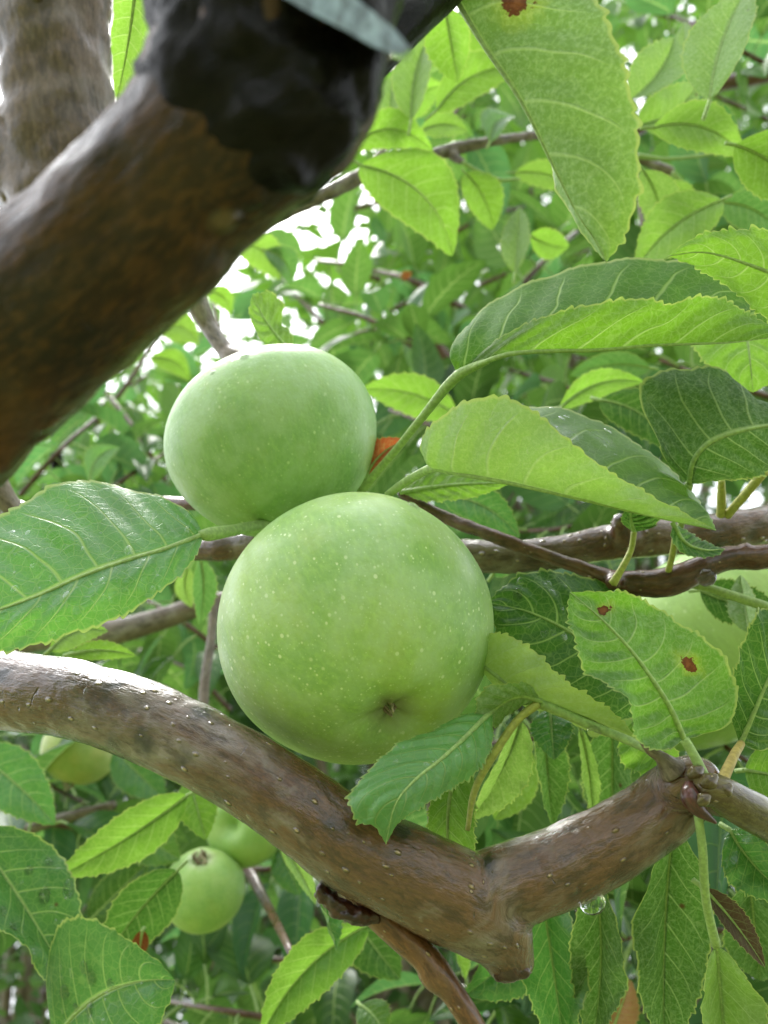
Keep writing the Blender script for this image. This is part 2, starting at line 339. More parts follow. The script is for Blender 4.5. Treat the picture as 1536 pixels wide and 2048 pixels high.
def branch(name, pts, mat, label=None, cat='branch', parent=None, group=None, n=60, seg=20, rough=0.06, seed=0, nodes=0):
    ct = px_ctrl(pts) if len(pts[0]) == 4 else pts
    v, f, a = tube_np(ct, n, seg, rough, seed, nscale=0.35/max(q[1] for q in ct))
    o = mesh(name, v, f, mat, parent, origin=None if parent else ct[0][0], attr=a)
    return tag(o, label, cat if label else None, group)
def fused(name, tubes, mat, voxel, parent=None, label=None, cat='branch', smooth=4, disp=0.0, dscale=60, seed=0, bumps=()):
    """several tubes voxel-fused into one continuous piece of wood, with bark coordinates"""
    parts = [tube_np(t, 70, 24, 0.04, seed+i, nscale=0.35/max(q[1] for q in t)) for i, t in enumerate(tubes)]
    V, Fc, _ = merge(parts); me = bpy.data.meshes.new('tmp'); me.from_pydata([tuple(q) for q in V], [], Fc)
    o = bpy.data.objects.new('tmp', me); COL.objects.link(o)
    m = o.modifiers.new('r', 'REMESH'); m.mode = 'VOXEL'; m.voxel_size = voxel
    m = o.modifiers.new('s', 'SMOOTH'); m.iterations = smooth; m.factor = 0.5
    dg = bpy.context.evaluated_depsgraph_get(); ev = bpy.data.meshes.new_from_object(o.evaluated_get(dg))
    bpy.data.objects.remove(o); nv = len(ev.vertices); co = np.empty(nv*3); ev.vertices.foreach_get('co', co); co = co.reshape(-1, 3)
    no = np.empty(nv*3); ev.vertices.foreach_get('normal', no); no = no.reshape(-1, 3)
    best = np.full(nv, 1e9); at = np.zeros((nv, 3))
    for ti, t in enumerate(tubes):
        c = spline([(*p, r) for p, r in t], 90); p, rd = c[:, :3], c[:, 3]
        T = np.gradient(p, axis=0); T /= np.linalg.norm(T, axis=1)[:, None]; s = np.r_[0, np.cumsum(np.linalg.norm(np.diff(p, axis=0), axis=1))]
        off = 0.0 if ti == 0 else float(s0_[((p0-p[0])**2).sum(1).argmin()])
        d2 = ((co[:, None, :]-p[None])**2).sum(2); j = d2.argmin(1); dd = np.sqrt(d2[np.arange(nv), j])/rd[j]
        up = np.array([0.12, 0.3, 1.0]); A = np.cross(T, up); A /= np.linalg.norm(A, axis=1)[:, None]; B = np.cross(T, A)
        rel = co-p[j]; x, y, zz = (rel*A[j]).sum(1), (rel*B[j]).sum(1), s[j]+(rel*T[j]).sum(1)+off
        if ti == 0: p0, s0_ = p, s
        k = dd < best; best[k] = dd[k]; at[k] = np.stack([x, y, zz], 1)[k]
    ed = np.empty(len(ev.edges)*2, dtype=np.int32); ev.edges.foreach_get('vertices', ed); ed = ed.reshape(-1, 2)
    cnt = np.bincount(ed.ravel(), minlength=nv)[:, None].astype(float)+1
    for _ in range(14):
        ac = at.copy(); np.add.at(ac, ed[:, 0], at[ed[:, 1]]); np.add.at(ac, ed[:, 1], at[ed[:, 0]]); at = ac/cnt
    if disp:
        h = np.array([noise.fractal(Vector(q)*dscale, 1.0, 2.0, 4) for q in at]); co = co+no*(h*disp)[:, None]
    for (bp, br, bh) in bumps:
        d = np.linalg.norm(co-np.array(tuple(bp)), axis=1); co = co+no*(bh*np.exp(-(d/br)**2))[:, None]
    faces = [tuple(q.vertices) for q in ev.polygons]
    r = mesh(name, co, faces, mat, parent, origin=None if parent else tubes[0][0][0], attr=at)
    return tag(r, label, cat if label else None)
def pet(pts, parent, mat=PET, name='petiole'):
    v, f, a = tube_np(px_ctrl(pts), 24, 10, 0.05, 1, nscale=300); return mesh(name, v, f, mat, parent, attr=a)

# ------------------------------------------------------------------ leaves
def leaf_surface(M, L, Rr, nu, bulge, teeth, tamp, pucker, wave, seed, flip, bcam=1):
    """three rails (n x 3) -> surface. u 0 = left edge, 0.5 = midrib, 1 = right edge"""
    n = len(M); T = np.gradient(M, axis=0); T /= np.linalg.norm(T, axis=1)[:, None]+1e-12
    t = np.linspace(0, 1, n); cols = []; us = []
    toC = np.array(tuple(CAM))-M; toC /= np.linalg.norm(toC, axis=1)[:, None]
    LEN = np.linalg.norm(np.diff(M, axis=0), axis=1).sum()
    for side, E in ((0, L), (1, Rr)):
        D = E-M; W = np.linalg.norm(D, axis=1); Dn = D/(W[:, None]+1e-9)
        Nn = np.cross(T, Dn); Nn /= np.linalg.norm(Nn, axis=1)[:, None]+1e-9
        sg = np.where((Nn*toC).sum(1) < 0, -1, 1)[:, None]; Nn = Nn*(np.sign(sg.sum()) or 1)
        rngc = range(nu, 0, -1) if side == 0 else range(1, nu+1)
        grp = []
        for k in rngc:
            s = k/nu; ph = t*NV-CV*s**1.3+(0.37 if side else 0)+0.25
            q = M+D*s+Nn*(bulge*4*s*(1-s)*np.minimum(1, W/0.01))[:, None]
            pk = (np.abs(np.sin(pi*ph))-0.6)*pucker*np.minimum(1, s*3)*np.minimum(1, W/0.008)*(1-s*0.5)
            wv = np.array([noise.noise(Vector((seed*3.1+side*9, tt*5, s*1.5))) for tt in t])*wave*s**1.5*np.minimum(1, W/0.01)
            q = q+Nn*(pk+wv)[:, None]
            if k == nu and tamp:
                fr = (t*teeth+side*.3+0.25*np.sin(t*23+seed)) % 1.0; am = tamp*(0.7+0.5*np.sin(t*61+seed*2))
                tooth = np.where(fr < 0.75, np.sin(fr/0.75*pi/2), (1-fr)/0.25)
                q = q+Dn*(am*tooth*np.minimum(1, W/0.006))[:, None]+T*(am*0.5*tooth*np.minimum(1, W/0.006))[:, None]
            grp.append(q)
            us.append(0.5-0.5*s if side == 0 else 0.5+0.5*s)
        if side == 0: cols += grp; cols.append(M); us.append(0.5)
        else: cols += grp
    V = np.stack(cols, 1); nc = V.shape[1]; us = np.array(us)
    uv = np.stack([np.broadcast_to(us, (n, nc)), np.broadcast_to(t[:, None], (n, nc))], 2).reshape(-1, 2)
    fs = []
    for i in range(n-1):
        for j in range(nc-1):
            a = (i*nc+j, i*nc+j+1, (i+1)*nc+j+1, (i+1)*nc+j); fs.append(a[::-1] if flip else a)
    return V.reshape(-1, 3), fs, uv
def facing(M, E):   # does the (M,E) half, wound L->M->R, face the camera?
    i = len(M)//2; T = M[i+3]-M[i-3]; D = E[i]-M[i]; return np.cross(T, D).dot(np.array(tuple(CAM))-M[i])
LEAFGRP = None
def leaf(label, mid, L, Rr, mat='mid', top='L', bulge=0.0, teeth=30, tamp=0.0010, pucker=0.0013, wave=0.0030, n=170, nu=10,
         stalk=None, smat=None, seed=None, name='apple_leaf', cat='leaf'):
    """rails given as (px,py,depth). top='L'/'R': that half shows its upper face to the camera; 'l'/'r' its underside"""
    seed = seed if seed is not None else len(label)
    f = lambda q: spline([P(*a) for a in q], n)
    M, A, B = f(mid), f(L), f(Rr)
    root = empty(name, P(*(stalk[0][:3] if stalk else mid[0])), label, cat)
    # winding (i,j),(i,j+1).. : normal ~ cross(across, along)
    i = n//2; half = (M, A) if top in 'Ll' else (B, M)
    across = half[0][i]-half[1][i]; along = M[i+3]-M[i-3]
    nr = np.cross(across, along).dot(np.array(tuple(CAM))-M[i]); want = 1 if top in 'LR' else -1
    V, fs, uv = leaf_surface(M, A, B, nu, bulge, teeth, tamp, pucker, wave, seed, flip=(nr*want < 0))
    mesh('blade', V, fs, LM[mat] if isinstance(mat, str) else mat, root, uv=uv)
    rw = np.linalg.norm(P(*mid[0])-P(*mid[1]))
    # raised midrib
    r0 = 0.00075; rc = [(Vector(M[k]), max(0.00012, r0*(1-k/n)**0.8)) for k in range(0, n, 8)]+[(Vector(M[-1]), 0.0001)]
    v, fc, a = tube_np(rc, 60, 8, 0, 0); mesh('midrib', v, fc, PET, root, attr=a)
    if stalk: pet(stalk, root, smat or PET)
    return root
def prof(t, tipv=1.0):
    return (math.sin(pi*min(1, t)**0.82))**0.8*(1-0.12*t) if t < 1 else 0
def sleaf(label, base, tip, d, wpx, bend=0.0, roll=0.0, fold=25, mat='mid', under=True, dd=0.0, arch=0.0, stalk=None, smat=None, n=80, nu=6, wave=0.0015, **kw):
    """free leaf: base/tip in pixels at depth d; wpx = full width; bend = sideways bow in px; roll in degrees about its midrib"""
    B0, T0 = P(*base, d), P(*tip, d+dd); ax = T0-B0; a = ax.normalized()
    toC = (CAM-(B0+T0)/2).normalized(); s = a.cross(toC).normalized(); nn = s.cross(a).normalized()
    rl = radians(roll); s2 = s*cos(rl)+nn*sin(rl); n2 = nn*cos(rl)-s*sin(rl)
    L = math.hypot(tip[0]-base[0], tip[1]-base[1]); dx, dy = (tip[0]-base[0])/L, (tip[1]-base[1])/L
    perp = (R*dy + U*dx)*(bend*d*K); w = wpx*d*K/2; fo = radians(fold); M, A, Bq = [], [], []
    for i in range(n):
        t = i/(n-1); m = B0+ax*t+perp*(4*t*(1-t))+n2*(arch*4*t*(1-t)); p = prof(t)*w
        M.append(m); A.append(m-s2*(p*cos(fo))+n2*(p*sin(fo))); Bq.append(m+s2*(p*cos(fo))+n2*(p*sin(fo)))
    M, A, Bq = (np.array([tuple(q) for q in z]) for z in (M, A, Bq))
    root = empty('apple_leaf', P(*(stalk[0][:3] if stalk else (*base, d))), label, 'leaf')
    i = n//2; nr = np.cross(Bq[i]-A[i], M[i+2]-M[i-2]).dot(np.array(tuple(CAM))-M[i])
    V, fs, uv = leaf_surface(M, A, Bq, nu, kw.get('bulge', 0.001), 24, 0.0010 if d < .45 else 0.0014, 0.0004, wave, len(label)+base[0], flip=((nr > 0) == under))
    mesh('blade', V, fs, LM[mat], root, uv=uv)
    rc = [(Vector(M[k]), max(0.00012, 0.0007*(1-k/n))) for k in range(0, n, 8)]+[(Vector(M[-1]), 0.0001)]
    v, fc, at = tube_np(rc, 40, 6, 0, 0); mesh('midrib', v, fc, PET, root, attr=at)
    if stalk is None:
        b2 = B0-ax*0.12+Vector((0, 0.002, 0)); v, fc, at = tube_np([(b2, 0.0007), (B0, 0.0007)], 6, 8, 0, 0); mesh('petiole', v, fc, smat or PET, root, attr=at)
    else: pet(stalk, root, smat or PET)
    return root

# ------------------------------------------------------------------ apples
def apple(label, c, r, axis, mat, asp=0.88, lump=0.03, seed=0, stem=True, seg=128, rings=96, calyx=True, csc=1.0, skew=(0, 0, 0)):
    """c world centre, r max radius, axis = direction of the eye (calyx)"""
    ax = -Vector(axis).normalized(); q = ax.to_track_quat('Z', 'Y')
    root = empty('apple', c, label, 'apple'); vs, fs = [], []
    def pt(th, ph):
        rho = 1-0.42*exp(-(th/0.30)**2)-0.17*exp(-((pi-th)/0.24)**2)
        rho *= 1+0.012*cos(5*ph)*exp(-((pi-th)/0.6)**2)
        x, y, z = rho*sin(th)*cos(ph), rho*sin(th)*sin(ph), rho*cos(th)*asp
        tap = 1+0.05*cos(th); x *= tap; y *= tap
        v = Vector((x, y, z)); nn = noise.noise(v*0.9+Vector((seed*5.3, 1, 2)))*lump+noise.noise(v*2.2+Vector((seed, 9, 2)))*lump*0.35
        return v*(1+nn)*r
    for i in range(rings+1):
        th = pi*i/rings
        for k in range(seg): vs.append(pt(th, 2*pi*k/seg))
    for i in range(rings):
        for k in range(seg): fs.append((i*seg+k, (i+1)*seg+k, (i+1)*seg+(k+1) % seg, i*seg+(k+1) % seg))
    skin = mesh('skin', np.array([tuple(v) for v in vs]), fs, mat, None, origin=(0, 0, 0)); skin.parent = root
    skin.rotation_euler = q.to_euler(); skin.location = (0, 0, 0)
    rot = q.to_matrix().to_4x4()
    loc = lambda v: Vector(c)+rot @ Vector(v)
    if calyx:
        zb = pt(pi, 0)[2]; rg = random.Random(seed+3)
        for k in range(5):
            a = 2*pi*k/5+rg.uniform(-.3, .3); R0 = 0.0011*csc; ln = rg.uniform(.0024, .0038)*csc; pts = []
            for j in range(5):
                t = j/4; rr = R0*(1-0.4*t)+0.0009*csc*math.sin(t*3)*rg.uniform(.2, 1.1); pts.append((loc((rr*cos(a+t*rg.uniform(-.6, .6)), rr*sin(a+t*.3), zb+0.0006-ln*t)), 0.00055*csc*(1-t*.75)))
            v, f, at = tube_np(pts, 12, 6, 0.25, k, nscale=900); mesh('dried_sepal', v, f, DRYL if k % 2 else DRY, root, attr=at)
    if stem:
        zt = pt(0, 0)[2]; v, f, at = tube_np([(loc((0, 0, zt-0.001)), 0.0012), (loc((0.001, 0, zt+0.012)), 0.0011), (loc((0.004, 0.001, zt+0.022)), 0.0015)], 20, 10, .1, 1, nscale=300)
        mesh('stem', v, f, BK['twig'], root, attr=at)
    return root, skin
def on_sphere(c, r, px, py, dguess):
    """world point on sphere (c,r) seen at pixel; and outward normal"""
    o = CAM; dr = (P(px, py, 1.0)-o); dr.normalize(); oc = o-Vector(c); b = oc.dot(dr); cc = oc.dot(oc)-r*r; D = b*b-cc
    t = -b-(sqrt(D) if D > 0 else 0); p = o+dr*t; return p, (p-Vector(c)).normalized()
def drop(p, nrm, r, label, group=None, flat=0.55, stretch=1.0):
    q = Vector(nrm).to_track_quat('Z', 'Y').to_matrix(); vs, fs = [], []; S, Rg = 20, 12
    dn = Vector((0, 0, -1)); dn = dn-Vector(nrm)*dn.dot(nrm)
    for i in range(Rg+1):
        th = pi*i/Rg
        for k in range(S):
            a = 2*pi*k/S; v = Vector((sin(th)*cos(a)*r, sin(th)*sin(a)*r, cos(th)*r*flat)); w_ = q @ v
            if dn.length > .05: w_ += dn.normalized()*(w_.dot(dn.normalized())*(stretch-1))
            vs.append(Vector(p)+w_)
    for i in range(Rg):
        for k in range(S): fs.append((i*S+k, (i+1)*S+k, (i+1)*S+(k+1) % S, i*S+(k+1) % S))
    return tag(mesh('water_drop', vs, fs, WATB if r < .0011 else WAT, origin=p), label, 'water drop', group)
def pendant(p, r, label):
    """a drop hanging below point p"""
    vs, fs = [], []; S, Rg = 28, 20
    for i in range(Rg+1):
        t = i/Rg; z = -2.0*r*t; rr = r*sqrt(max(0, 1-(2*t-1)**2))*(1 if t > .5 else .72+.56*t)
        for k in range(S): a = 2*pi*k/S; vs.append(Vector(p)+Vector((rr*cos(a), rr*sin(a), z)))
    for i in range(Rg):
        for k in range(S): fs.append((i*S+k, (i+1)*S+k, (i+1)*S+(k+1) % S, i*S+(k+1) % S))
    return tag(mesh('water_drop', vs, fs, WAT, origin=p), label, 'water drop')

# ================================================================== WOOD
# low bough across the bottom: main limb, cut stub, upturned side limb, fused into one piece
bough_t = [px_ctrl([(-420, 1290, .245, 80), (-180, 1325, .235, 80), (0, 1376, .225, 79), (150, 1400, .215, 79), (300, 1448, .207, 80), (450, 1523, .200, 80), (570, 1598, .196, 83), (700, 1690, .193, 88), (810, 1745, .192, 92), (910, 1795, .192, 94), (985, 1850, .192, 82), (1015, 1905, .192, 56), (1028, 1944, .192, 42)]),
           px_ctrl([(960, 1800, .193, 88), (1040, 1765, .194, 82), (1130, 1730, .195, 80), (1230, 1680, .196, 75), (1310, 1630, .198, 72), (1365, 1580, .200, 66), (1385, 1545, .203, 44)]),
           px_ctrl([(1330, 1600, .197, 46), (1385, 1560, .195, 52), (1420, 1590, .196, 38), (1470, 1605, .200, 36), (1560, 1650, .21, 34), (1700, 1700, .22, 32)])]
bumps = [(P(705, 1835, .190), .0022, .0022), (P(668, 1815, .190), .0016, .0014), (P(1315, 1520, .190), .0018, .0015), (P(640, 1780, .19), .0015, .0008), (P(1280, 1735, .186), .0014, .0012), (P(1040, 1830, .185), .002, -.0016), (P(1022, 1760, .184), .0016, -.0012), (P(960, 1730, .185), .004, .0008), (P(1385, 1610, .187), .0015, .0016)]
root = empty('bough', P(0, 1372, .225), 'thick wet brown apple bough crossing under the larger apple with a cut stub', 'branch')
fused('wood', bough_t, BK['main'], .0007, root, smooth=5, disp=.00030, dscale=120, seed=2, bumps=bumps)
for k, (x, y, d, r_) in enumerate([(1392, 1545, .187, 15), (1418, 1562, .184, 17), (1450, 1580, .184, 15), (1408, 1600, .181, 13), (1478, 1590, .187, 13)]):
    branch('knot', [(x-r_, y+r_*.6, d, r_*.5), (x, y, d, r_*1.1), (x+r_*.9, y-r_*.7, d, r_*.35)], BK['olive'], parent=root, n=16, seg=14, rough=.3, seed=k)
o = fused('scale_bark', [px_ctrl([(640, 1775, .192, 16), (668, 1810, .191, 20), (712, 1830, .191, 19), (760, 1838, .192, 12)])], barkmat('bark_flaky_dark_red', (0.07, 0.018, 0.010), (0.02, 0.008, 0.006), (0.1, .05, .04), .2, lent=0), .0005, root, smooth=1, disp=.0009, dscale=420)
fused('cut_end', [px_ctrl([(1012, 1915, .1905, 34), (1026, 1938, .190, 36), (1034, 1952, .190, 24)])], barkmat('bark_torn_dark', (0.07, 0.03, 0.018), (0.03, 0.012, 0.008), (0.1, .07, .06), .3, lent=0), .0005, root, smooth=1, disp=.0009, dscale=330, seed=4)
# bud scales and fruit spur at the elbow on the right
for i, (x, y, r_) in enumerate([(1300, 1498, 13), (1322, 1512, 17), (1352, 1525, 22)]): pass
branch('bud_spur', [(1282, 1480, .192, 6), (1300, 1500, .192, 10), (1322, 1515, .192, 14), (1345, 1540, .193, 30)], BK['grey'], parent=root, n=24, rough=.2)
branch('bud', [(1378, 1570, .186, 10), (1380, 1592, .183, 19), (1395, 1618, .182, 15), (1432, 1646, .182, 3)], barkmat('bud_dark_red', (0.10, 0.025, 0.018), (0.04, 0.012, 0.010), (.12, .07, .06), .3, lent=0), parent=root, n=24, rough=.1)
branch('young_spur', [(1400, 1585, .186, 30), (1425, 1580, .186, 34), (1480, 1610, .190, 40), (1560, 1650, .197, 42), (1680, 1700, .205, 44)], BK['olive'], parent=root, n=30, rough=.1)
# shoot forking down from the bough
branch('orange_shoot', [(700, 1765, .199, 30), (745, 1815, .196, 31), (800, 1868, .193, 31), (850, 1915, .191, 29), (872, 1948, .190, 33), (905, 1985, .189, 25), (950, 2060, .187, 24), (1010, 2200, .185, 23)], BK['orange'], 'smooth orange brown shoot forking down from the underside of the thick bough', rough=.05, seed=3, n=90)
# middle branch behind the apples
root = empty('branch', P(1560, 1035, .27), 'long reddish brown branch running behind both apples to the right edge', 'branch')
fused('wood', [px_ctrl([(1750, 1010, .285, 38), (1536, 1050, .275, 40), (1400, 1068, .27, 38), (1250, 1080, .268, 38), (1180, 1092, .268, 34), (1060, 1112, .268, 33), (950, 1112, .270, 33), (800, 1100, .275, 32), (600, 1085, .28, 31), (470, 1092, .285, 28), (390, 1100, .29, 22), (200, 1080, .33, 20), (60, 1030, .35, 20), (-60, 990, .37, 22)]),
                px_ctrl([(1250, 1075, .264, 30), (1242, 1050, .26, 22), (1240, 1032, .258, 13)])], BK['main'], .0010, root, smooth=3, disp=.0004, dscale=150, seed=5)
root = empty('branch', P(1540, 1110, .24), 'thin dark wet twig curving from behind the larger apple past the hanging droplet', 'branch')
fused('wood', [px_ctrl([(1700, 1060, .235, 22), (1536, 1112, .238, 25), (1450, 1118, .24, 25), (1390, 1145, .24, 27), (1330, 1165, .24, 30), (1240, 1165, .242, 24), (1160, 1135, .245, 15), (1060, 1100, .25, 14), (960, 1062, .255, 14), (880, 1030, .262, 13), (800, 985, .27, 12)]),
                px_ctrl([(1300, 1165, .24, 24), (1318, 1192, .239, 12)]), px_ctrl([(1495, 1110, .239, 18), (1482, 1094, .239, 16)]), px_ctrl([(1235, 1160, .24, 18), (1222, 1168, .236, 14)])], BK['twig'], .0008, root, smooth=3, disp=.0003, dscale=200, seed=8)
branch('branch', [(330, 1005, .33, 13), (380, 1008, .32, 13), (470, 1010, .31, 13), (600, 1010, .31, 12)], BK['twig'], 'short length of red brown twig between the left leaf and the upper apple', n=24)
branch('branch', [(340, 470, .30, 22), (376, 552, .30, 19), (396, 610, .30, 22), (418, 655, .30, 17), (450, 700, .295, 17), (475, 728, .29, 22), (520, 790, .29, 15)], BK['grey'], 'grey knobbly twig dropping from the big limb onto the top of the upper apple', n=60, rough=.14, seed=4)
root = empty('branch', P(480, 450, .42), 'long thin dark branch slanting up across the leaves behind the big limb', 'branch')
fused('wood', [px_ctrl([(300, 520, .40, 20), (480, 450, .42, 18), (560, 424, .43, 17), (660, 384, .44, 15), (740, 345, .45, 16), (830, 322, .46, 12), (900, 300, .47, 13), (1000, 280, .48, 10), (1110, 270, .50, 9), (1200, 290, .5, 8), (1270, 315, .5, 9), (1345, 345, .5, 11)]),
                px_ctrl([(740, 345, .45, 13), (758, 318, .45, 12), (770, 300, .45, 8)]), px_ctrl([(895, 302, .47, 10), (915, 318, .465, 9), (930, 325, .46, 5)])], BK['grey'], .0012, root, smooth=2, disp=.0004, dscale=120, seed=9)
branch('branch', [(720, 130, .15, 52), (800, 50, .155, 50), (850, 5, .16, 46), (930, -70, .17, 44)], BK['dark'], 'thick dark wet branch rising to the top edge beside the large downy leaf', n=40, rough=.06, seed=6)
branch('branch', [(1180, 330, .9, 10), (1290, 250, .9, 12), (1400, 180, .9, 14), (1536, 150, .9, 15), (1700, 120, .9, 16)], BK['twig'], 'dark branch entering from the upper right edge behind the leaves', n=40, rough=.1)
branch('branch', [(-80, 1310, .55, 22), (100, 1275, .52, 24), (230, 1262, .50, 26), (330, 1235, .50, 22), (430, 1205, .50, 20), (600, 1190, .5, 18)], BK['grey'], 'mid brown branch passing behind the left leaf and the larger apple', n=50, rough=.1)
branch('branch', [(430, 1190, .46, 9), (422, 1280, .45, 9), (410, 1360, .44, 10), (406, 1440, .43, 10)], BK['grey'], 'thin upright grey twig between the left leaf and the larger apple', n=30, rough=.12)
branch('branch', [(455, 1660, .47, 9), (500, 1745, .46, 11), (545, 1830, .40, 9), (580, 1900, .34, 8), (612, 1960, .34, 9)], BK['twig'], 'thin reddish twig slanting down beside the hanging pair of small apples', n=30, rough=.12)
branch('branch', [(-30, 940, .30, 34), (0, 985, .30, 26), (30, 1020, .3, 20), (80, 1060, .3, 14)], BK['grey'], 'short brown branch end at the left edge above the left leaf', n=30, rough=.1)
branch('branch', [(830, 640, 1.0, 12), (870, 690, 1.0, 16), (905, 745, 1.0, 20), (925, 800, 1.0, 14), (930, 930, 1.0, 12)], BK['twig'], 'dark knotted branch behind the leaves right of the upper apple', n=40, rough=.25)
branch('branch', [(112, 860, 1.1, 12), (113, 910, 1.1, 12), (118, 1000, 1.1, 13)], BK['dark'], 'dark upright branch seen through leaves at the left edge', n=20, rough=.1)
branch('branch', [(0, 1680, .5, 10), (80, 1650, .5, 12), (150, 1630, .5, 10), (230, 1610, .5, 9)], BK['grey'], 'thin grey branch low on the left behind the leaves', n=30, rough=.1)
branch('branch', [(130, 1820, .42, 16), (165, 1865, .42, 20), (200, 1900, .42, 16), (260, 1980, .42, 12)], BK['twig'], 'dark brown twig at the lower left between the wet leaf and the spotted leaf', n=30, rough=.15)
branch('branch', [(930, 1740, .5, 8), (980, 1680, .5, 8), (1030, 1650, .5, 7), (1090, 1640, .5, 6)], BK['grey'], 'fine brown twig behind the fork of the thick bough', n=24, rough=.1)
branch('branch', [(855, 1560, .33, 8), (862, 1610, .33, 9), (866, 1660, .33, 9)], BK['grey'], 'short grey twig just above the thick bough under the drooping leaf', n=24, rough=.1)

# out of focus limb close to the lens, top left
root = empty('limb', P(-120, 780, .115), 'huge dark wet limb blurred close to the lens filling the upper left', 'branch')
lt = [px_ctrl([(-330, 980, .128, 215), (-140, 800, .122, 208), (0, 685, .118, 198), (130, 580, .114, 188), (250, 478, .111, 183), (370, 360, .109, 186), (480, 240, .108, 205), (530, 120, .108, 225), (560, -60, .110, 235), (580, -300, .114, 235)]),
      px_ctrl([(440, 330, .106, 150), (560, 250, .105, 150), (630, 190, .105, 130), (690, 130, .105, 100), (740, 95, .105, 60), (790, 90, .105, 22)])]
fused('wood', lt, BK['limb'], .0014, root, smooth=5, disp=.0009, dscale=110, seed=21, bumps=[(P(440, 395, .095), .004, .0012), (P(500, 180, .092), .005, .001)])
fused('burr', [px_ctrl([(385, 350, .109, 120), (425, 295, .109, 192), (480, 215, .108, 218), (535, 90, .108, 236), (575, -80, .109, 246), (585, -300, .113, 246)]), px_ctrl([(400, 230, .105, 120), (470, 270, .104, 140), (540, 240, .103, 160), (620, 190, .102, 130), (690, 130, .102, 90), (700, 20, .103, 70)]),
               px_ctrl([(350, 240, .106, 70), (330, 130, .106, 42), (345, 20, .107, 38), (350, -60, .108, 36)]), px_ctrl([(560, 330, .1, 80), (650, 260, .1, 60), (700, 210, .102, 40)])], BK['dark'], .0011, root, smooth=3, disp=.0016, dscale=140, seed=25)
def cutface():
    c = P(700, 40, .099); pts = [(560, -70), (640, -60), (730, 10), (790, 60), (822, 98), (800, 112), (745, 92), (690, 60), (620, 25), (560, -10)]
    vs = [P(x, y, .092+(y-20)*-.00002) for x, y in pts]; nb = len(vs); vs += [P(x+4, y+10, .099) for x, y in pts]
    fs = [tuple(range(nb))]+[tuple(range(2*nb-1, nb-1, -1))]+[(i, nb+i, nb+(i+1) % nb, (i+1) % nb) for i in range(nb)]
    v = np.array([tuple(q) for q in vs]); at = (v-v.mean(0))
    return mesh('cut_face', v, fs, barkmat('wood_wet_cut_sky_tint', (0.22, 0.28, 0.40), (0.06, 0.07, 0.10), (.34, .42, .56), .8, lent=0, gloss=1.0, rough=.25), root, attr=at, smooth=False)  # blue-grey sky reflection on the wet cut is painted into its colours
cutface()
root = empty('limb', P(110, 330, .16), 'grey brown upright limb rising behind the dark limb at the top left corner', 'branch')
fused('wood', [px_ctrl([(70, -300, .155, 118), (95, -100, .152, 118), (110, 60, .150, 112), (118, 200, .148, 105), (125, 330, .147, 108), (130, 480, .147, 110)]), px_ctrl([(-120, 240, .15, 60), (-20, 300, .148, 70), (80, 380, .147, 80)])],
      barkmat('bark_grey_limb', (0.17, 0.11, 0.085), (0.10, 0.065, 0.05), (0.24, 0.20, 0.19), .5, lent=.2, lscale=150, gloss=.25, rough=.5, bumpd=.001), .0013, root, smooth=3, disp=.0009, dscale=150, seed=30)

# ================================================================== APPLES
C1, R1 = P(714, 1259, .228), 277*.228*K*.985
A1 = apple('large green apple with its dried eye showing, resting against the thick bough', C1, R1, camdir(.30, -.55, .80), AM1, asp=.95, lump=.022, seed=4, stem=False)
C2 = P(547, 886, .262); R2 = 213*.262*K
A2 = apple('smaller pale green apple with waterdrops on top, touching the larger apple from above', C2, R2, camdir(.35, -.9, .12), AM2, asp=.88, lump=.03, seed=2, calyx=False, stem=False)
apple('big pale apple half hidden behind leaves at the right edge', P(1400, 1285, .36), 262*.36*K, camdir(.5, -.8, .2), AM3, asp=.74, seed=5, calyx=False, seg=64, rings=48, stem=False)
apple('small round apple with a dark dried eye on top hanging below the bough', P(408, 1778, .42), 82*.42*K, camdir(-.02, .93, .30), AM3, asp=.95, seed=6, seg=64, rings=48, stem=False, csc=2.2)
apple('small apple half hidden by the thick bough, right one of the hanging pair', P(492, 1650, .44), 80*.44*K, camdir(.3, -.3, -.8), AM3, asp=.93, seed=7, seg=64, rings=48, calyx=False, stem=False)
apple('blurred yellow apple below the bough at the left', P(158, 1505, .50), 74*.5*K, camdir(-.2, -.8, .3), AM4, asp=.85, seed=8, seg=64, rings=48, csc=2, stem=False)

# ================================================================== HERO LEAVES
leaf('very large downy leaf hanging from the top with a big brown hole-like patch', 
     [(815, -200, .175), (880, -60, .170), (960, 80, .166), (1040, 200, .163), (1100, 320, .162), (1150, 420, .162), (1190, 480, .163), (1213, 525, .164)],
     [(815, -200, .175), (900, -90, .19), (985, 60, .188), (1062, 190, .183), (1098, 330, .178), (1134, 415, .173), (1175, 480, .168), (1213, 525, .164)],
     [(815, -200, .175), (1010, -190, .165), (1150, -60, .158), (1225, 70, .154), (1266, 200, .153), (1279, 330, .154), (1262, 440, .158), (1213, 525, .164)],
     mat=leafmat('leaf_downy_patched', (0.12, 0.25, 0.05), (0.145, 0.215, 0.105), (0.20, 0.39, 0.035), tf=.36, fuzz=1.0, spots=[(.73, .42, .08, .034)]), top='r', bulge=.002, teeth=32, seed=3, stalk=[(790, -260, .175, 8), (815, -200, .175, 8)])
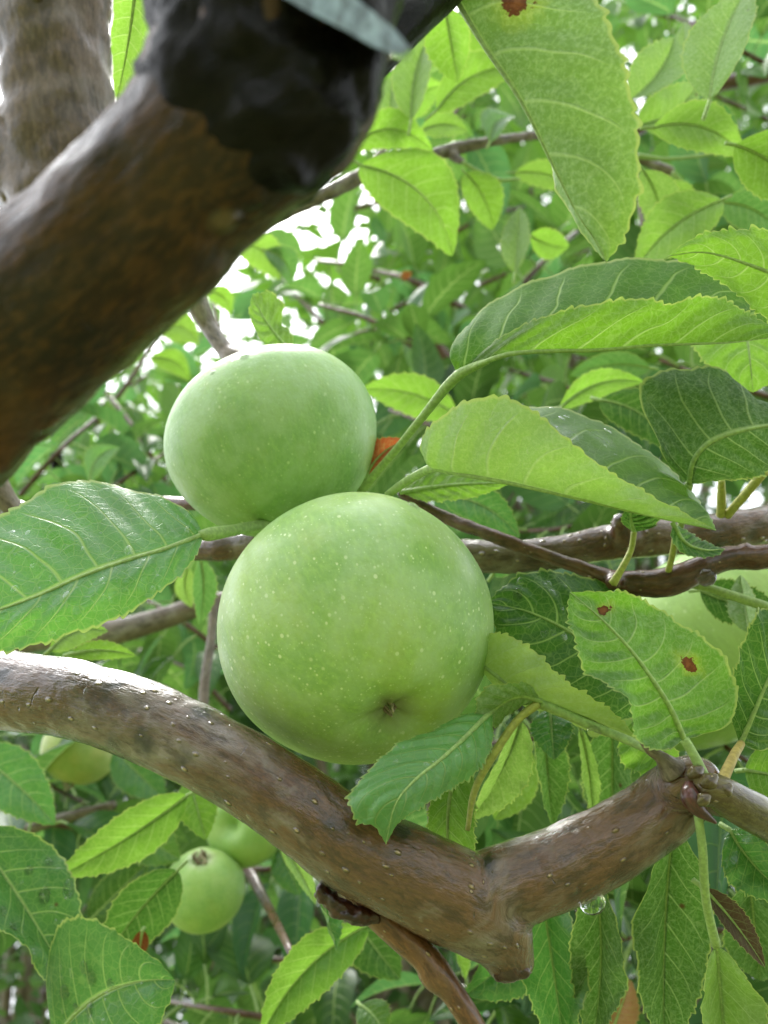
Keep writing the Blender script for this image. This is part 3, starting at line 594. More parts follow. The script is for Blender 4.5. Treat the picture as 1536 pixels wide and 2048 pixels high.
leaf('long folded leaf arching right from the stalk above the upper apple',
     [(914, 752, .222), (960, 728, .216), (1020, 708, .210), (1100, 702, .206), (1200, 700, .205), (1300, 691, .206), (1380, 688, .209), (1470, 684, .214), (1580, 670, .22)],
     [(914, 752, .222), (905, 705, .228), (945, 640, .234), (1000, 592, .238), (1085, 548, .241), (1165, 528, .242), (1280, 528, .242), (1400, 540, .240), (1480, 590, .234), (1580, 670, .22)],
     [(914, 752, .222), (960, 705, .217), (1020, 665, .211), (1085, 636, .206), (1165, 614, .202), (1250, 600, .202), (1290, 600, .203), (1335, 610, .203), (1400, 594, .205), (1450, 602, .209), (1520, 640, .215), (1580, 670, .22)],
     mat=leafmat('leaf_glossy_inner', (0.028, 0.10, 0.010), (0.14, 0.22, 0.065), (0.19, 0.42, 0.015), tf=.45, vein=0.9, rough=.75), top='L', bulge=.0012, teeth=38, seed=6, stalk=[(722, 985, .252, 9), (745, 955, .248, 9), (800, 890, .240, 8), (860, 815, .231, 9), (895, 772, .225, 11), (925, 745, .221, 11), (975, 722, .215, 7)])
leaf('broad wet downy leaf folded lengthwise pointing down right beside the upper apple',
     [(868, 936, .218), (920, 948, .210), (1000, 962, .205), (1090, 982, .202), (1180, 1003, .201), (1270, 1025, .202), (1350, 1043, .204), (1432, 1060, .207)],
     [(868, 936, .218), (900, 880, .235), (980, 830, .244), (1070, 812, .247), (1150, 826, .246), (1230, 862, .243), (1310, 916, .238), (1380, 980, .228), (1432, 1060, .207)],
     [(868, 936, .218), (843, 893, .213), (862, 853, .208), (912, 815, .203), (965, 796, .200), (1030, 803, .197), (1085, 840, .195), (1150, 893, .194), (1220, 945, .195), (1300, 993, .198), (1375, 1030, .202), (1432, 1060, .207)],
     mat=leafmat('leaf_pale_wet', (0.035, 0.12, 0.018), (0.29, 0.41, 0.21), (0.30, 0.55, 0.05), tf=.36, fuzz=1.0, wet=.6, rough=.55), top='L', bulge=.0022, teeth=32, seed=9, wave=.001, stalk=[(775, 990, .236, 8), (800, 972, .232, 9), (835, 950, .226, 9), (868, 936, .218, 9), (900, 944, .214, 6)])
leaf('rounded leaf with pale curved veins seen from below at the right edge',
     [(1378, 968, .228), (1388, 920, .224), (1420, 885, .222), (1480, 862, .222), (1560, 848, .225), (1660, 840, .23)],
     [(1378, 968, .228), (1325, 895, .233), (1284, 815, .236), (1284, 765, .236), (1325, 738, .236), (1385, 734, .236), (1450, 745, .237), (1500, 790, .238), (1570, 820, .238), (1660, 840, .23)],
     [(1378, 968, .228), (1420, 968, .226), (1480, 962, .226), (1536, 945, .228), (1600, 900, .23), (1660, 840, .23)],
     mat='dark', top='l', bulge=.001, teeth=27, seed=12, stalk=[(1345, 1110, .25, 7), (1362, 1050, .24, 7), (1372, 1000, .232, 8), (1378, 968, .228, 8)])
leaf('blurred bright leaf poking in at the upper right edge above the long folded leaf',
     [(1720, 640, .19), (1620, 580, .19), (1500, 530, .19), (1410, 505, .192), (1336, 512, .195)],
     [(1720, 640, .19), (1640, 500, .19), (1540, 462, .19), (1440, 462, .19), (1385, 478, .192), (1336, 512, .195)],
     [(1720, 640, .19), (1650, 700, .195), (1560, 660, .197), (1470, 585, .198), (1400, 540, .197), (1336, 512, .195)],
     mat='lime', top='l', bulge=.001, teeth=26, seed=13)
leaf('bright leaf behind the folded leaf, its tip showing under it at the right edge',
     [(1480, 560, .27), (1490, 640, .265), (1500, 720, .26), (1506, 785, .26)],
     [(1480, 560, .27), (1395, 620, .27), (1390, 690, .265), (1440, 750, .262), (1506, 785, .26)],
     [(1480, 560, .27), (1580, 620, .27), (1600, 690, .265), (1560, 750, .262), (1506, 785, .26)], mat='lime', top='l', seed=15, n=120)
leaf('big wet leaf spreading in from the left edge with beads of water',
     [(408, 1068, .222), (330, 1098, .214), (250, 1122, .208), (165, 1152, .202), (65, 1196, .197), (-40, 1232, .194), (-170, 1270, .192)],
     [(408, 1068, .222), (388, 1032, .226), (335, 1000, .229), (250, 976, .229), (170, 972, .226), (95, 988, .221), (30, 1022, .215), (-50, 1070, .208), (-170, 1270, .192)],
     [(408, 1068, .222), (396, 1100, .218), (368, 1142, .212), (310, 1188, .205), (215, 1238, .198), (100, 1278, .193), (0, 1300, .190), (-90, 1310, .190), (-170, 1270, .192)],
     mat=leafmat('leaf_wet_sheen', (0.075, 0.22, 0.06), (0.16, 0.28, 0.12), (0.16, 0.42, 0.05), tf=.33, rough=.36, wet=.9), top='L', bulge=.0012, teeth=28, seed=17, stalk=[(560, 1045, .25, 10), (510, 1052, .242, 11), (460, 1062, .232, 12), (420, 1068, .224, 14), (400, 1070, .221, 9)])
leaf('oval leaf with two reddish brown spots standing in front of the right twigs',
     [(1368, 1478, .190), (1340, 1415, .188), (1300, 1352, .187), (1255, 1292, .187), (1200, 1235, .188), (1140, 1184, .190)],
     [(1368, 1478, .190), (1318, 1500, .184), (1275, 1470, .181), (1258, 1420, .180), (1225, 1375, .180), (1172, 1335, .181), (1150, 1290, .183), (1138, 1240, .186), (1140, 1184, .190)],
     [(1368, 1478, .190), (1425, 1474, .193), (1468, 1440, .196), (1470, 1375, .197), (1440, 1315, .197), (1385, 1262, .196), (1320, 1215, .195), (1250, 1190, .193), (1190, 1188, .191), (1140, 1184, .190)],
     mat=leafmat('leaf_two_spots', (0.055, 0.17, 0.035), (0.085, 0.175, 0.050), (0.20, 0.47, 0.02), tf=.42, spots=[(.66, .82, .11, .026), (.80, .43, .05, .038)]), top='l', bulge=-.0012, teeth=32, seed=19,
     stalk=[(1425, 1600, .188, 14), (1412, 1560, .188, 11), (1390, 1515, .189, 10), (1368, 1478, .190, 10)], smat=PET)
leaf('dark green dewy leaf behind the oval spotted leaf, right of the larger apple',
     [(1330, 1400, .235), (1240, 1330, .232), (1150, 1270, .230), (1060, 1225, .232), (975, 1205, .236)],
     [(1330, 1400, .235), (1330, 1280, .238), (1270, 1205, .24), (1190, 1158, .241), (1110, 1142, .241), (1040, 1158, .24), (975, 1205, .236)],
     [(1330, 1400, .235), (1240, 1440, .23), (1140, 1400, .226), (1060, 1340, .226), (1000, 1270, .23), (975, 1205, .236)],
     mat='dark', top='L', bulge=.001, teeth=27, seed=22)
leaf('pale curled leaf with scalloped edge emerging from behind the larger apple',
     [(930, 1300, .222), (985, 1345, .216), (1035, 1382, .212), (1100, 1408, .210), (1190, 1442, .209), (1284, 1490, .208)],
     [(930, 1300, .222), (970, 1270, .218), (1015, 1270, .214), (1060, 1300, .211), (1110, 1345, .208), (1170, 1385, .206), (1230, 1432, .206), (1284, 1490, .208)],
     [(930, 1300, .222), (985, 1360, .222), (1040, 1398, .22), (1100, 1424, .216), (1190, 1460, .212), (1284, 1490, .208)],
     mat=leafmat('leaf_pale_yellow', (0.2, 0.33, 0.08), (0.33, 0.44, 0.15), (0.42, 0.62, 0.10), tf=.38, fuzz=.7), top='l', bulge=.0015, teeth=27, seed=25, stalk=[(1300, 1500, .196, 9), (1250, 1478, .202, 9), (1180, 1450, .206, 9), (1100, 1415, .209, 10), (1062, 1402, .211, 9)])
leaf('small cupped pale leaf between the larger apple and the curled stalk',
     [(1082, 1402, .208), (1040, 1392, .206), (1000, 1410, .205), (970, 1440, .205), (952, 1475, .206)],
     [(1082, 1402, .208), (1060, 1372, .204), (1020, 1364, .202), (982, 1376, .201), (958, 1410, .202), (952, 1475, .206)],
     [(1082, 1402, .208), (1045, 1412, .209), (1010, 1428, .209), (982, 1452, .208), (952, 1475, .206)],
     mat='pale', top='l', bulge=.0012, teeth=22, seed=27, n=110, stalk=[(935, 1660, .203, 5), (950, 1580, .203, 7), (990, 1505, .204, 8), (1035, 1440, .206, 8), (1075, 1408, .208, 9)], smat=PETR)
leaf('wet green leaf with a drooping tip lapping over the top of the thick bough',
     [(985, 1420, .205), (930, 1475, .196), (880, 1520, .189), (830, 1560, .184), (790, 1610, .181), (772, 1688, .180)],
     [(985, 1420, .205), (900, 1440, .202), (830, 1480, .197), (770, 1522, .191), (725, 1560, .186), (700, 1598, .183), (718, 1640, .181), (752, 1655, .180), (772, 1688, .180)],
     [(985, 1420, .205), (985, 1480, .198), (960, 1535, .192), (905, 1575, .187), (845, 1610, .183), (800, 1640, .181), (772, 1688, .180)],
     mat=leafmat('leaf_wet_fresh', (0.14, 0.34, 0.11), (0.24, 0.40, 0.16), (0.24, 0.52, 0.08), tf=.34, rough=.36, wet=.9), top='R', bulge=.0012, teeth=34, seed=31, tamp=.0009)
leaf('green leaf pointing down between the drooping leaf and the bough',
     [(930, 1500, .215), (905, 1570, .213), (895, 1650, .213), (900, 1760, .215)],
     [(930, 1500, .215), (880, 1560, .214), (858, 1630, .214), (868, 1700, .215), (900, 1760, .215)],
     [(930, 1500, .215), (945, 1560, .21), (948, 1640, .21), (948, 1710, .212), (900, 1760, .215)], mat='mid', top='L', seed=33, n=120)
leaf('dark downy leaf cut by the right edge beside the two spotted leaf',
     [(1480, 1490, .205), (1510, 1420, .203), (1545, 1340, .203), (1600, 1230, .205)],
     [(1480, 1490, .205), (1462, 1430, .203), (1462, 1360, .201), (1490, 1285, .2), (1530, 1225, .2), (1600, 1230, .205)],
     [(1480, 1490, .205), (1540, 1500, .208), (1600, 1420, .21), (1630, 1320, .208), (1600, 1230, .205)],
     mat='dark', top='L', seed=35, n=130, stalk=[(1436, 1600, .186, 15), (1446, 1560, .19, 12), (1466, 1515, .196, 10), (1482, 1488, .204, 8)], smat=PETO)
leaf('narrow glowing yellow green leaf just above the larger apple',
     [(800, 985, .262), (860, 975, .26), (930, 968, .26), (1025, 966, .262)],
     [(800, 985, .262), (850, 945, .265), (910, 938, .265), (970, 948, .265), (1025, 966, .262)],
     [(800, 985, .262), (850, 1002, .258), (920, 998, .258), (980, 982, .26), (1025, 966, .262)], mat='lime', top='l', seed=37, n=100)
leaf('small curled upright leaf standing behind the top of the upper apple',
     [(588, 705, .285), (560, 680, .283), (530, 640, .281), (512, 605, .28), (505, 588, .28)],
     [(588, 705, .285), (560, 735, .28), (535, 715, .277), (512, 660, .275), (500, 615, .276), (505, 588, .28)],
     [(588, 705, .285), (585, 670, .288), (562, 650, .29), (562, 610, .29), (538, 588, .288), (505, 588, .28)],
     mat='lime', top='l', seed=39, n=100, tamp=.0008, teeth=20)
# tiny twisted leaf under the folded one, on the middle branch
leaf('tiny dark leaf on a pale stalk in front of the reddish branch',
     [(1268, 1065, .235), (1262, 1040, .235), (1262, 1010, .236)], [(1268, 1065, .235), (1245, 1045, .236), (1250, 1022, .236), (1262, 1010, .236)], [(1268, 1065, .235), (1310, 1052, .234), (1310, 1020, .235), (1262, 1010, .236)],
     mat='dark', top='L', seed=41, n=60, teeth=14, stalk=[(1225, 1168, .232, 9), (1245, 1135, .232, 7), (1262, 1100, .234, 6), (1268, 1065, .235, 6)], smat=PETR)
leaf('tiny twisted leaf dipping in front of the reddish branch near the right edge',
     [(1345, 1045, .232), (1370, 1085, .230), (1410, 1100, .230), (1450, 1098, .231)], [(1345, 1045, .232), (1345, 1080, .229), (1380, 1112, .228), (1430, 1112, .229), (1450, 1098, .231)], [(1345, 1045, .232), (1385, 1070, .234), (1420, 1085, .233), (1450, 1098, .231)],
     mat='dark', top='L', seed=43, n=60, teeth=14, stalk=[(1335, 1150, .238, 7), (1345, 1110, .236, 6), (1350, 1075, .234, 6)], smat=PETR)

# ---- hand placed leaves (base px, tip px, depth, width px)
S = [
 # upper centre, back lit
 ('large bright leaf hanging under the thin slanting branch', (720, 330), (905, 512), .40, 165, 45, 20, 12, 'lime', True),
 ('backlit leaf arching right below the top dark branch', (872, 222), (1045, 135), .42, 95, 30, 10, 22, 'lime', True),
 ('backlit leaf hanging at the tip of the top dark branch', (890, 15), (915, 165), .34, 110, 0, -25, 18, 'lime', True),
 ('narrow bright leaf right of the blurred limb end', (822, 240), (862, 60), .38, 95, 12, 20, 30, 'mid', True),
 ('bright drooping leaf tucked against the edge of the blurred limb', (700, 290), (868, 305), .40, 80, 40, 10, 14, 'lime', True),
 ('short green leaf between the blurred limb and the slanting branch', (840, 262), (935, 262), .46, 55, 14, 10, 20, 'mid', True),
 ('small leaf hanging by the tip of the blurred limb', (775, 285), (785, 150), .42, 75, 0, 10, 22, 'mid', True),
 ('lime leaf behind the small leaves right of the blurred limb', (815, 235), (890, 170), .52, 70, 20, 0, 14, 'lime', True),
 ('small cool leaf draped over the slanting branch', (980, 285), (1030, 235), .46, 70, 20, 30, 30, 'blue', True),
 ('lime leaf hanging below the slanting branch with its tip down', (930, 345), (985, 460), .44, 85, 12, 15, 18, 'lime', True),
 ('upright rounded leaf left of the big downy leaf tip', (1030, 545), (1040, 415), .42, 70, 0, 15, 30, 'pale', True),
 ('rounded lime leaf left of the tip of the big downy leaf', (1060, 470), (1138, 492), .45, 62, -8, 0, 18, 'lime', True),
 ('slim leaf behind the big downy leaf near the slanting branch', (1030, 345), (1160, 390), .50, 55, 18, 0, 14, 'mid', True),
 ('bright leaf touching the right side of the upper apple', (915, 830), (722, 778), .42, 90, -18, 10, 12, 'lime', True),
 ('folded lime leaf under the long folded leaf', (1120, 815), (1290, 765), .36, 60, 25, 0, 18, 'lime', True),
 ('pale cool leaf behind the fold of the long leaf', (1300, 735), (1140, 750), .42, 70, -14, 30, 14, 'blue', True),
 ('dark leaf behind the broad downy leaf', (1200, 800), (1340, 900), .34, 90, 25, 0, 10, 'dark', False),
 # upper right
 ('leaf with one pale downy half at the upper right', (1262, 200), (1348, 75), .34, 120, -15, 15, 30, 'pale', True),
 ('rounded leaf to the right of the big downy leaf', (1275, 250), (1395, 165), .36, 105, -20, 0, 15, 'mid', True),
 ('tall upright leaf at the top right corner', (1420, 200), (1500, -30), .30, 150, 15, 30, 22, 'pale', True),
 ('small pale leaf near the top right corner', (1395, 140), (1368, 45), .42, 60, 8, 10, 18, 'pale', True),
 ('long leaf bending over the right part of the canopy', (1305, 255), (1490, 315), .34, 100, 32, 10, 14, 'mid', True),
 ('shaded leaf under the bending leaf at the right', (1390, 240), (1478, 275), .42, 65, 14, 0, 10, 'blue', False),
 ('bright leaf curving out at the right edge', (1470, 290), (1600, 400), .30, 150, 20, 10, 22, 'lime', True),
 ('cool downy leaf hanging right of the big downy leaf', (1285, 340), (1318, 470), .36, 90, 14, 20, 22, 'pale', True),
 ('dark blurred leaf right of the big downy leaf tip', (1445, 400), (1270, 540), .34, 120, -20, -10, 12, 'mid', True),
 ('leaf hanging under the thin forked stalk at the right', (1340, 360), (1370, 440), .42, 70, 0, 10, 20, 'mid', True),
 ('cool green leaf at the right edge above the bright blurred leaf', (1440, 405), (1560, 470), .38, 90, 20, 0, 16, 'blue', True),
 ('backlit leaf in the top centre behind the dark branch', (930, 60), (1010, 120), .5, 80, 16, 0, 14, 'lime', True),
 ('bright leaf at the very top between the limb and the dark branch', (690, -30), (790, 40), .36, 95, 14, 0, 14, 'lime', True),
 ('veined leaf hanging between the grey limb and the dark limb', (275, -70), (232, 205), .24, 150, 6, -15, 14, 'mid', True),
 # left, under the limb
 ('small arched leaf against white sky under the big limb', (318, 660), (398, 690), .62, 62, 22, 0, 12, 'mid', True),
 ('small drooping leaf against the sky near the grey twig', (300, 715), (380, 762), .66, 48, 18, 0, 14, 'lime', True),
 ('lime leaf hanging beside the grey knobbly twig', (408, 580), (462, 630), .55, 42, 16, 0, 14, 'lime', True),
 ('leaf fragment left of the knobbly twig under the limb', (470, 480), (560, 560), .50, 75, 20, 0, 14, 'mid', True),
 ('pale cool leaf against the sky right of the knobbly twig', (530, 500), (582, 570), .50, 62, 18, 20, 18, 'blue', True),
 ('dark drooping leaf above the left edge of the left leaf', (180, 960), (240, 895), .50, 50, 20, 10, 20, 'blue', True),
 # left middle gap
 ('round bright leaf poking up over the thick bough at the left', (100, 1300), (216, 1262), .30, 62, 20, 0, 12, 'mid', True),
 ('narrow lime leaf lying just above the thick bough', (140, 1308), (272, 1312), .29, 40, 10, 0, 8, 'lime', True),
 ('leaf hanging just left of the larger apple', (400, 1115), (398, 1250), .34, 55, 8, 20, 22, 'blue', True),
 ('pale leaf hanging beside the left leaf tip', (375, 1135), (384, 1215), .40, 40, -10, 0, 14, 'pale', True),
 # right of upper apple low
 ('wet bright leaf behind the larger apple near the reddish branch', (885, 990), (1040, 1075), .32, 80, 20, 0, 14, 'blue', False),
 ('shaded leaf low between the larger apple and the branches', (985, 1150), (1050, 1090), .32, 60, 8, 0, 14, 'blue', False),
 ('crinkled pale leaf at the right edge beside the hanging droplet', (1500, 1265), (1480, 1150), .26, 70, 0, 30, 25, 'pale', True),
 ('green leaf at the right edge below the dark twig', (1400, 1180), (1560, 1215), .28, 90, -10, 0, 14, 'dark', False),
 # below the bough, left
 ('long leaf with a bright margin at the lower left', (375, 1590), (112, 1755), .33, 105, 8, 15, 14, 'mid', False),
 ('bright green leaf just under the bough above the small apples', (378, 1560), (412, 1680), .34, 85, 0, 10, 18, 'lime', False),
 ('dark hanging leaf with an orange scorched tip', (355, 1740), (205, 1925), .33, 130, -8, 20, 14, 'dark', False),
 ('big wet leaf at the left edge with bright gleams', (-60, 1660), (150, 1990), .28, 210, 10, 10, 10, 'blue', False),
 ('broad leaf filling the bottom left corner', (110, 2080), (350, 1960), .26, 330, 40, 0, 8, 'blue', False),
 ('leaf at the left edge just below the bough', (-60, 1500), (110, 1650), .36, 120, 10, 0, 12, 'blue', False),
 ('curved leaf hanging below the small apples toward the bottom', (735, 1850), (520, 2080), .30, 115, -28, 10, 22, 'mid', False),
 ('narrow leaf beside the bough below the small apples', (555, 1680), (632, 1810), .30, 45, 6, 30, 22, 'pale', True),
 ('slender leaf hanging below the flaky bark', (640, 1790), (672, 1900), .28, 60, 0, 30, 22, 'blue', False),
 ('shaded leaf under the long bright margined leaf', (180, 1840), (300, 1720), .42, 80, 0, 10, 12, 'dark', False),
 ('green leaf hidden behind the scorched leaf', (250, 1650), (360, 1720), .42, 100, 0, 0, 12, 'mid', False),
 ('leaf behind the yellow apple below the bough', (230, 1500), (330, 1600), .48, 90, 0, 0, 12, 'blue', False),
 ('leaf over the dark twig low in the centre', (560, 1700), (600, 1790), .44, 70, 0, 0, 15, 'blue', False),
 ('bright leaf at the bottom edge left of the orange shoot', (720, 2010), (770, 2080), .32, 70, 10, 0, 12, 'mid', False),
 # below the bough right: hanging curtain
 ('dark hanging leaf with a pale midrib below the curled leaf', (1082, 1425), (1105, 1650), .26, 95, 0, 10, 22, 'dark', True),
 ('slim pale hanging leaf above the upturned limb', (1160, 1455), (1185, 1640), .255, 48, 6, 25, 30, 'pale', True),
 ('wide shaded leaf hanging behind the upturned limb', (1225, 1440), (1225, 1690), .28, 130, 0, 0, 14, 'dark', True),
 ('wet crinkled leaf hanging from the curled stalk', (1100, 1420), (1108, 1520), .25, 85, 0, 0, 14, 'blue', False),
 ('yellowish torn leaf behind the drooping leaf', (1040, 1440), (940, 1640), .24, 120, 10, 20, 22, 'pale', True),
 ('lime leaf behind the torn yellowish leaf', (1060, 1500), (990, 1640), .32, 100, 0, 0, 12, 'lime', True),
 ('long dark leaf hanging under the upturned limb', (1080, 1760), (1130, 2100), .255, 190, 0, 15, 22, 'blue', False),
 ('broad dark leaf hanging in the centre of the lower right', (1190, 1740), (1185, 2080), .235, 150, 15, 10, 20, 'dark', True),
 ('tall dark leaf hanging beside the pale stalk', (1345, 1650), (1330, 2110), .225, 190, -10, 5, 16, 'dark', True),
 ('large leaf on a long pale stalk at the bottom right', (1432, 1890), (1455, 2160), .20, 190, 0, 0, 18, 'mid', True),
 ('leaf drooping at the right edge below the young spur', (1460, 1660), (1590, 1800), .22, 130, -12, 10, 16, 'blue', False),
 ('dark leaf at the bottom right corner', (1500, 1760), (1520, 1960), .26, 150, 0, 10, 16, 'dark', True),
 ('light leaf at the right edge under the orange stalk', (1490, 1540), (1610, 1560), .24, 110, 0, 0, 10, 'lime', False),
 ('leaf behind the two spotted leaf near the elbow', (1270, 1440), (1350, 1560), .24, 140, 0, 0, 10, 'mid', False),
 ('leaf behind the stub of the bough', (1080, 1840), (930, 1990), .28, 150, 10, 0, 14, 'blue', False),
 ('light leaf behind the orange shoot under the bough', (880, 1800), (930, 1960), .27, 80, 0, 20, 22, 'mid', True),
 ('green leaf behind the base of the orange shoot', (700, 1830), (800, 1960), .36, 110, 0, 0, 14, 'dark', False),
]
for a in S:
    lb, b, t, d, wp, bend, roll, fold, mt, und = a; kw = {}
    if 'long pale stalk' in lb: kw['stalk'] = [(1396, 1630, .19, 9), (1405, 1700, .19, 9), (1412, 1800, .195, 9), (1432, 1890, .20, 10)]
    if d < .3 and b[1] > 1400 and t[1] > b[1]+100: fold = min(44, fold+20); roll += rng.choice((-18, 18)); kw['wave'] = .004
    sleaf(lb, b, t, d, wp, bend, roll, fold, mt, und, dd=0.012 if und else -0.01, **kw)
sleaf('small withered red leaf tucked beside the upper apple', (735, 948), (815, 880), .262, 62, 12, 20, 25, 'red', True, stalk=[(722, 975, .262, 6), (735, 948, .262, 6)])
sleaf('dead tan leaf low between the hanging leaves', (1225, 2060), (1262, 1960), .32, 75, 0, 0, 12, 'tan', False)
sleaf('scorched orange leaf tip hanging under the dark leaf', (285, 1860), (276, 1918), .315, 34, 0, 0, 12, 'red', False)
sleaf('small brown withered leaf behind the upper apple leaves', (800, 555), (825, 545), .8, 16, 0, 0, 10, 'red', True)

sleaf('dead dark brown leaf hanging near the right edge low down', (1405, 1775), (1530, 1935), .215, 62, 6, 20, 28, 'brown', True)
# thin green stalks
for lb, pts in [('pair of thin green stalks at the right, upper one', [(1275, 312, .48, 6), (1330, 318, .48, 4), (1400, 312, .48, 3), (1440, 305, .48, 3)]),
                ('thin green stalk curving down from the slanting branch tip', [(1345, 345, .48, 5), (1375, 375, .48, 4), (1410, 398, .48, 4), (1450, 402, .48, 4)]),
                ('thin green stalk trailing below the slanting branch', [(925, 325, .46, 5), (960, 345, .46, 4), (1000, 360, .46, 4), (1040, 358, .46, 3)]),
                ('green stalk crossing the pale apple at the right', [(1330, 1168, .25, 6), (1400, 1172, .25, 8), (1460, 1190, .25, 10), (1540, 1215, .25, 10)]),
                ('yellow stub stalk rising from the reddish branch, left', [(1442, 1030, .26, 9), (1443, 1000, .255, 9), (1443, 962, .25, 7)]),
                ('yellow stub stalk rising from the reddish branch, right', [(1455, 1030, .26, 9), (1490, 990, .25, 9), (1530, 940, .245, 10)])]:
    v, f, a = tube_np(px_ctrl(pts), 24, 10, .08, 1, nscale=300); tag(mesh('leaf_stalk', v, f, PETR if 'yellow' in lb else PET, origin=P(*pts[0][:3]), attr=a), lb, 'stalk')

# ================================================================== WATER
for i, (x, y, r_, lb) in enumerate([(826, 1012, 13, 'slanting water drop near the top right of the larger apple'), (735, 987, 8, 'little water drop on the top rim of the larger apple')]):
    p, nn = on_sphere(C1, R1, x, y, .2); drop(p, nn, r_*.2*K, lb, stretch=1.5 if i == 0 else 1)
for x, y, r_, lb in [(490, 715, 10, 'flat water drop near the twig on top of the upper apple'), (712, 766, 11, 'round water drop on the right shoulder of the upper apple'), (672, 741, 7, 'small water drop left of the round shoulder drop')]:
    p, nn = on_sphere(C2, R2*.97, x, y, .2); drop(p, nn, r_*.25*K, lb)
rg = random.Random(5)
for i in range(26):
    a = rg.uniform(0, 2*pi); a = radians(rg.uniform(20, 165)); rr = rg.uniform(.86, .99)
    p, nn = on_sphere(C2, R2*.97, 547+cos(a)*205*rr, 886-sin(a)*182*rr, .2)
    drop(p, nn, rg.uniform(3, 8)*.25*K, 'tiny water bead along the upper rim of the smaller apple', 'tiny beads on the smaller apple')
def beads(frag, part, n, sx, sy, rmin, rmax, label, seed):
    """drops sitting on the named thing wherever the camera-side surface is hit"""
    root = next(o for o in COL.objects if frag in o.get('label', '')); ob = next(o for o in root.children if o.name.split('.')[0] == part)
    rg = random.Random(seed); off = wl(ob); k = 0; tries = 0
    while k < n and tries < n*12:
        tries += 1; x = rg.uniform(*sx); y = rg.uniform(*sy); dr = (P(x, y, 1)-CAM).normalized()
        hit, loc, nr, _ = ob.ray_cast(CAM-off, dr)
        if not hit: continue
        if nr.dot(dr) > 0: nr = -nr
        rr = rmin+(rmax-rmin)*rg.random()**2.5; p = loc+off
        drop(p, nr, rr*(p-CAM).length*K, label, label.replace('clear bead of rain', 'rain beads'), flat=.32, stretch=rg.uniform(1, 1.7)); k += 1
bpy.context.view_layer.update()
beads('spreading in from the left edge', 'blade', 36, (20, 390), (1060, 1280), 2.2, 8, 'clear bead of rain on the big wet leaf at the left', 1)
beads('folded lengthwise', 'blade', 22, (860, 1250), (800, 1000), 2.2, 7, 'clear bead of rain on the broad downy leaf', 2)
beads('dark green dewy leaf', 'blade', 18, (995, 1150), (1160, 1280), 2.5, 9, 'clear bead of rain on the dark dewy leaf', 3)
beads('lapping over the top', 'blade', 12, (760, 960), (1480, 1620), 2.5, 7, 'clear bead of rain on the drooping wet leaf', 4)
beads('filling the bottom left corner', 'blade', 22, (120, 420), (1930, 2047), 2.5, 9, 'clear bead of rain on the broad bottom left leaf', 5)
beads('big wet leaf at the left edge with', 'blade', 20, (0, 140), (1720, 1960), 3, 11, 'clear bead of rain on the gleaming leaf at the left edge', 6)
beads('thick wet brown apple bough', 'wood', 30, (0, 1350), (1290, 1900), 2.0, 6, 'clear bead of rain on the thick bough', 7)
pendant(P(1408, 1136, .238), 20*.238*K, 'large clear drop hanging from the thin dark twig at the right')
pendant(P(1180, 1772, .192), 27*.192*K, 'large clear drop hanging from the underside of the upturned limb')
pendant(P(1186, 1448, .206), 14*.206*K, 'small clear drop hanging from the curled leaf stalk')

# ================================================================== LEAFY SPRAYS BEHIND
def proto(k, mat, size=.065):
    rg = random.Random(k+50); n, nu = 15, 3; w = size*rg.uniform(.19, .34); droop = rg.uniform(.15, .55); fold = radians(rg.uniform(8, 38)); tw = rg.uniform(-.5, .5)
    M, A, B = [], [], []; ang = .1; p = Vector((0, size*.3, 0))
    for i in range(n):
        t = i/(n-1); a = tw*t; s = Vector((cos(a), 0, sin(a))); up = Vector((-sin(a), 0, cos(a)))
        wv = prof(t)*w; ww = 1+.12*math.sin(t*9+k); M.append(p.copy())
        A.append(p-s*wv*cos(fold)*ww+up*wv*sin(fold)); B.append(p+s*wv*cos(fold)+up*wv*sin(fold)*ww)
        ang -= droop*2.2/n; p = p+Vector((0, cos(ang), sin(ang)))*(size/(n-1))
    vs, uv, fs = [], [], []
    for i in range(n):
        t = i/(n-1)
        for j in range(-nu, nu+1):
            E = A[i] if j < 0 else B[i]; s = abs(j)/nu; q = M[i].lerp(E, s)+Vector((0, 0, .05*size*s*(1-s)*4*.4)); vs.append(q); uv.append((.5+.5*j/nu, t))
    nc = 2*nu+1
    for i in range(n-1):
        for j in range(nc-1): fs.append((i*nc+j, i*nc+j+1, (i+1)*nc+j+1, (i+1)*nc+j))
    mi = [0]*len(fs); v2, f2, _ = tube_np([(Vector((0, 0, 0)), .0009), (Vector((0, size*.15, .002)), .0007), (Vector((0, size*.31, 0)), .0007)], 6, 5, 0, 0)
    o_ = len(vs); vs += [Vector(q) for q in v2]; uv += [(.5, 0)]*len(v2); fs += [tuple(i+o_ for i in q) for q in f2]; mi += [1]*len(f2)
    me = bpy.data.meshes.new('leaf'); me.from_pydata([tuple(q) for q in vs], [], fs); me.materials.append(mat); me.materials.append(PET)
    l = me.uv_layers.new(name='UVMap'); li = np.empty(len(me.loops), dtype=np.int32); me.loops.foreach_get('vertex_index', li); l.data.foreach_set('uv', np.asarray(uv, dtype=np.float32)[li].ravel())
    me.polygons.foreach_set('use_smooth', [True]*len(fs)); me.polygons.foreach_set('material_index', mi); me.update(); return me
PR = {'far': [proto(k, LM['far']) for k in range(7)], 'fard': [proto(k+20, LM['fard']) for k in range(6)]}
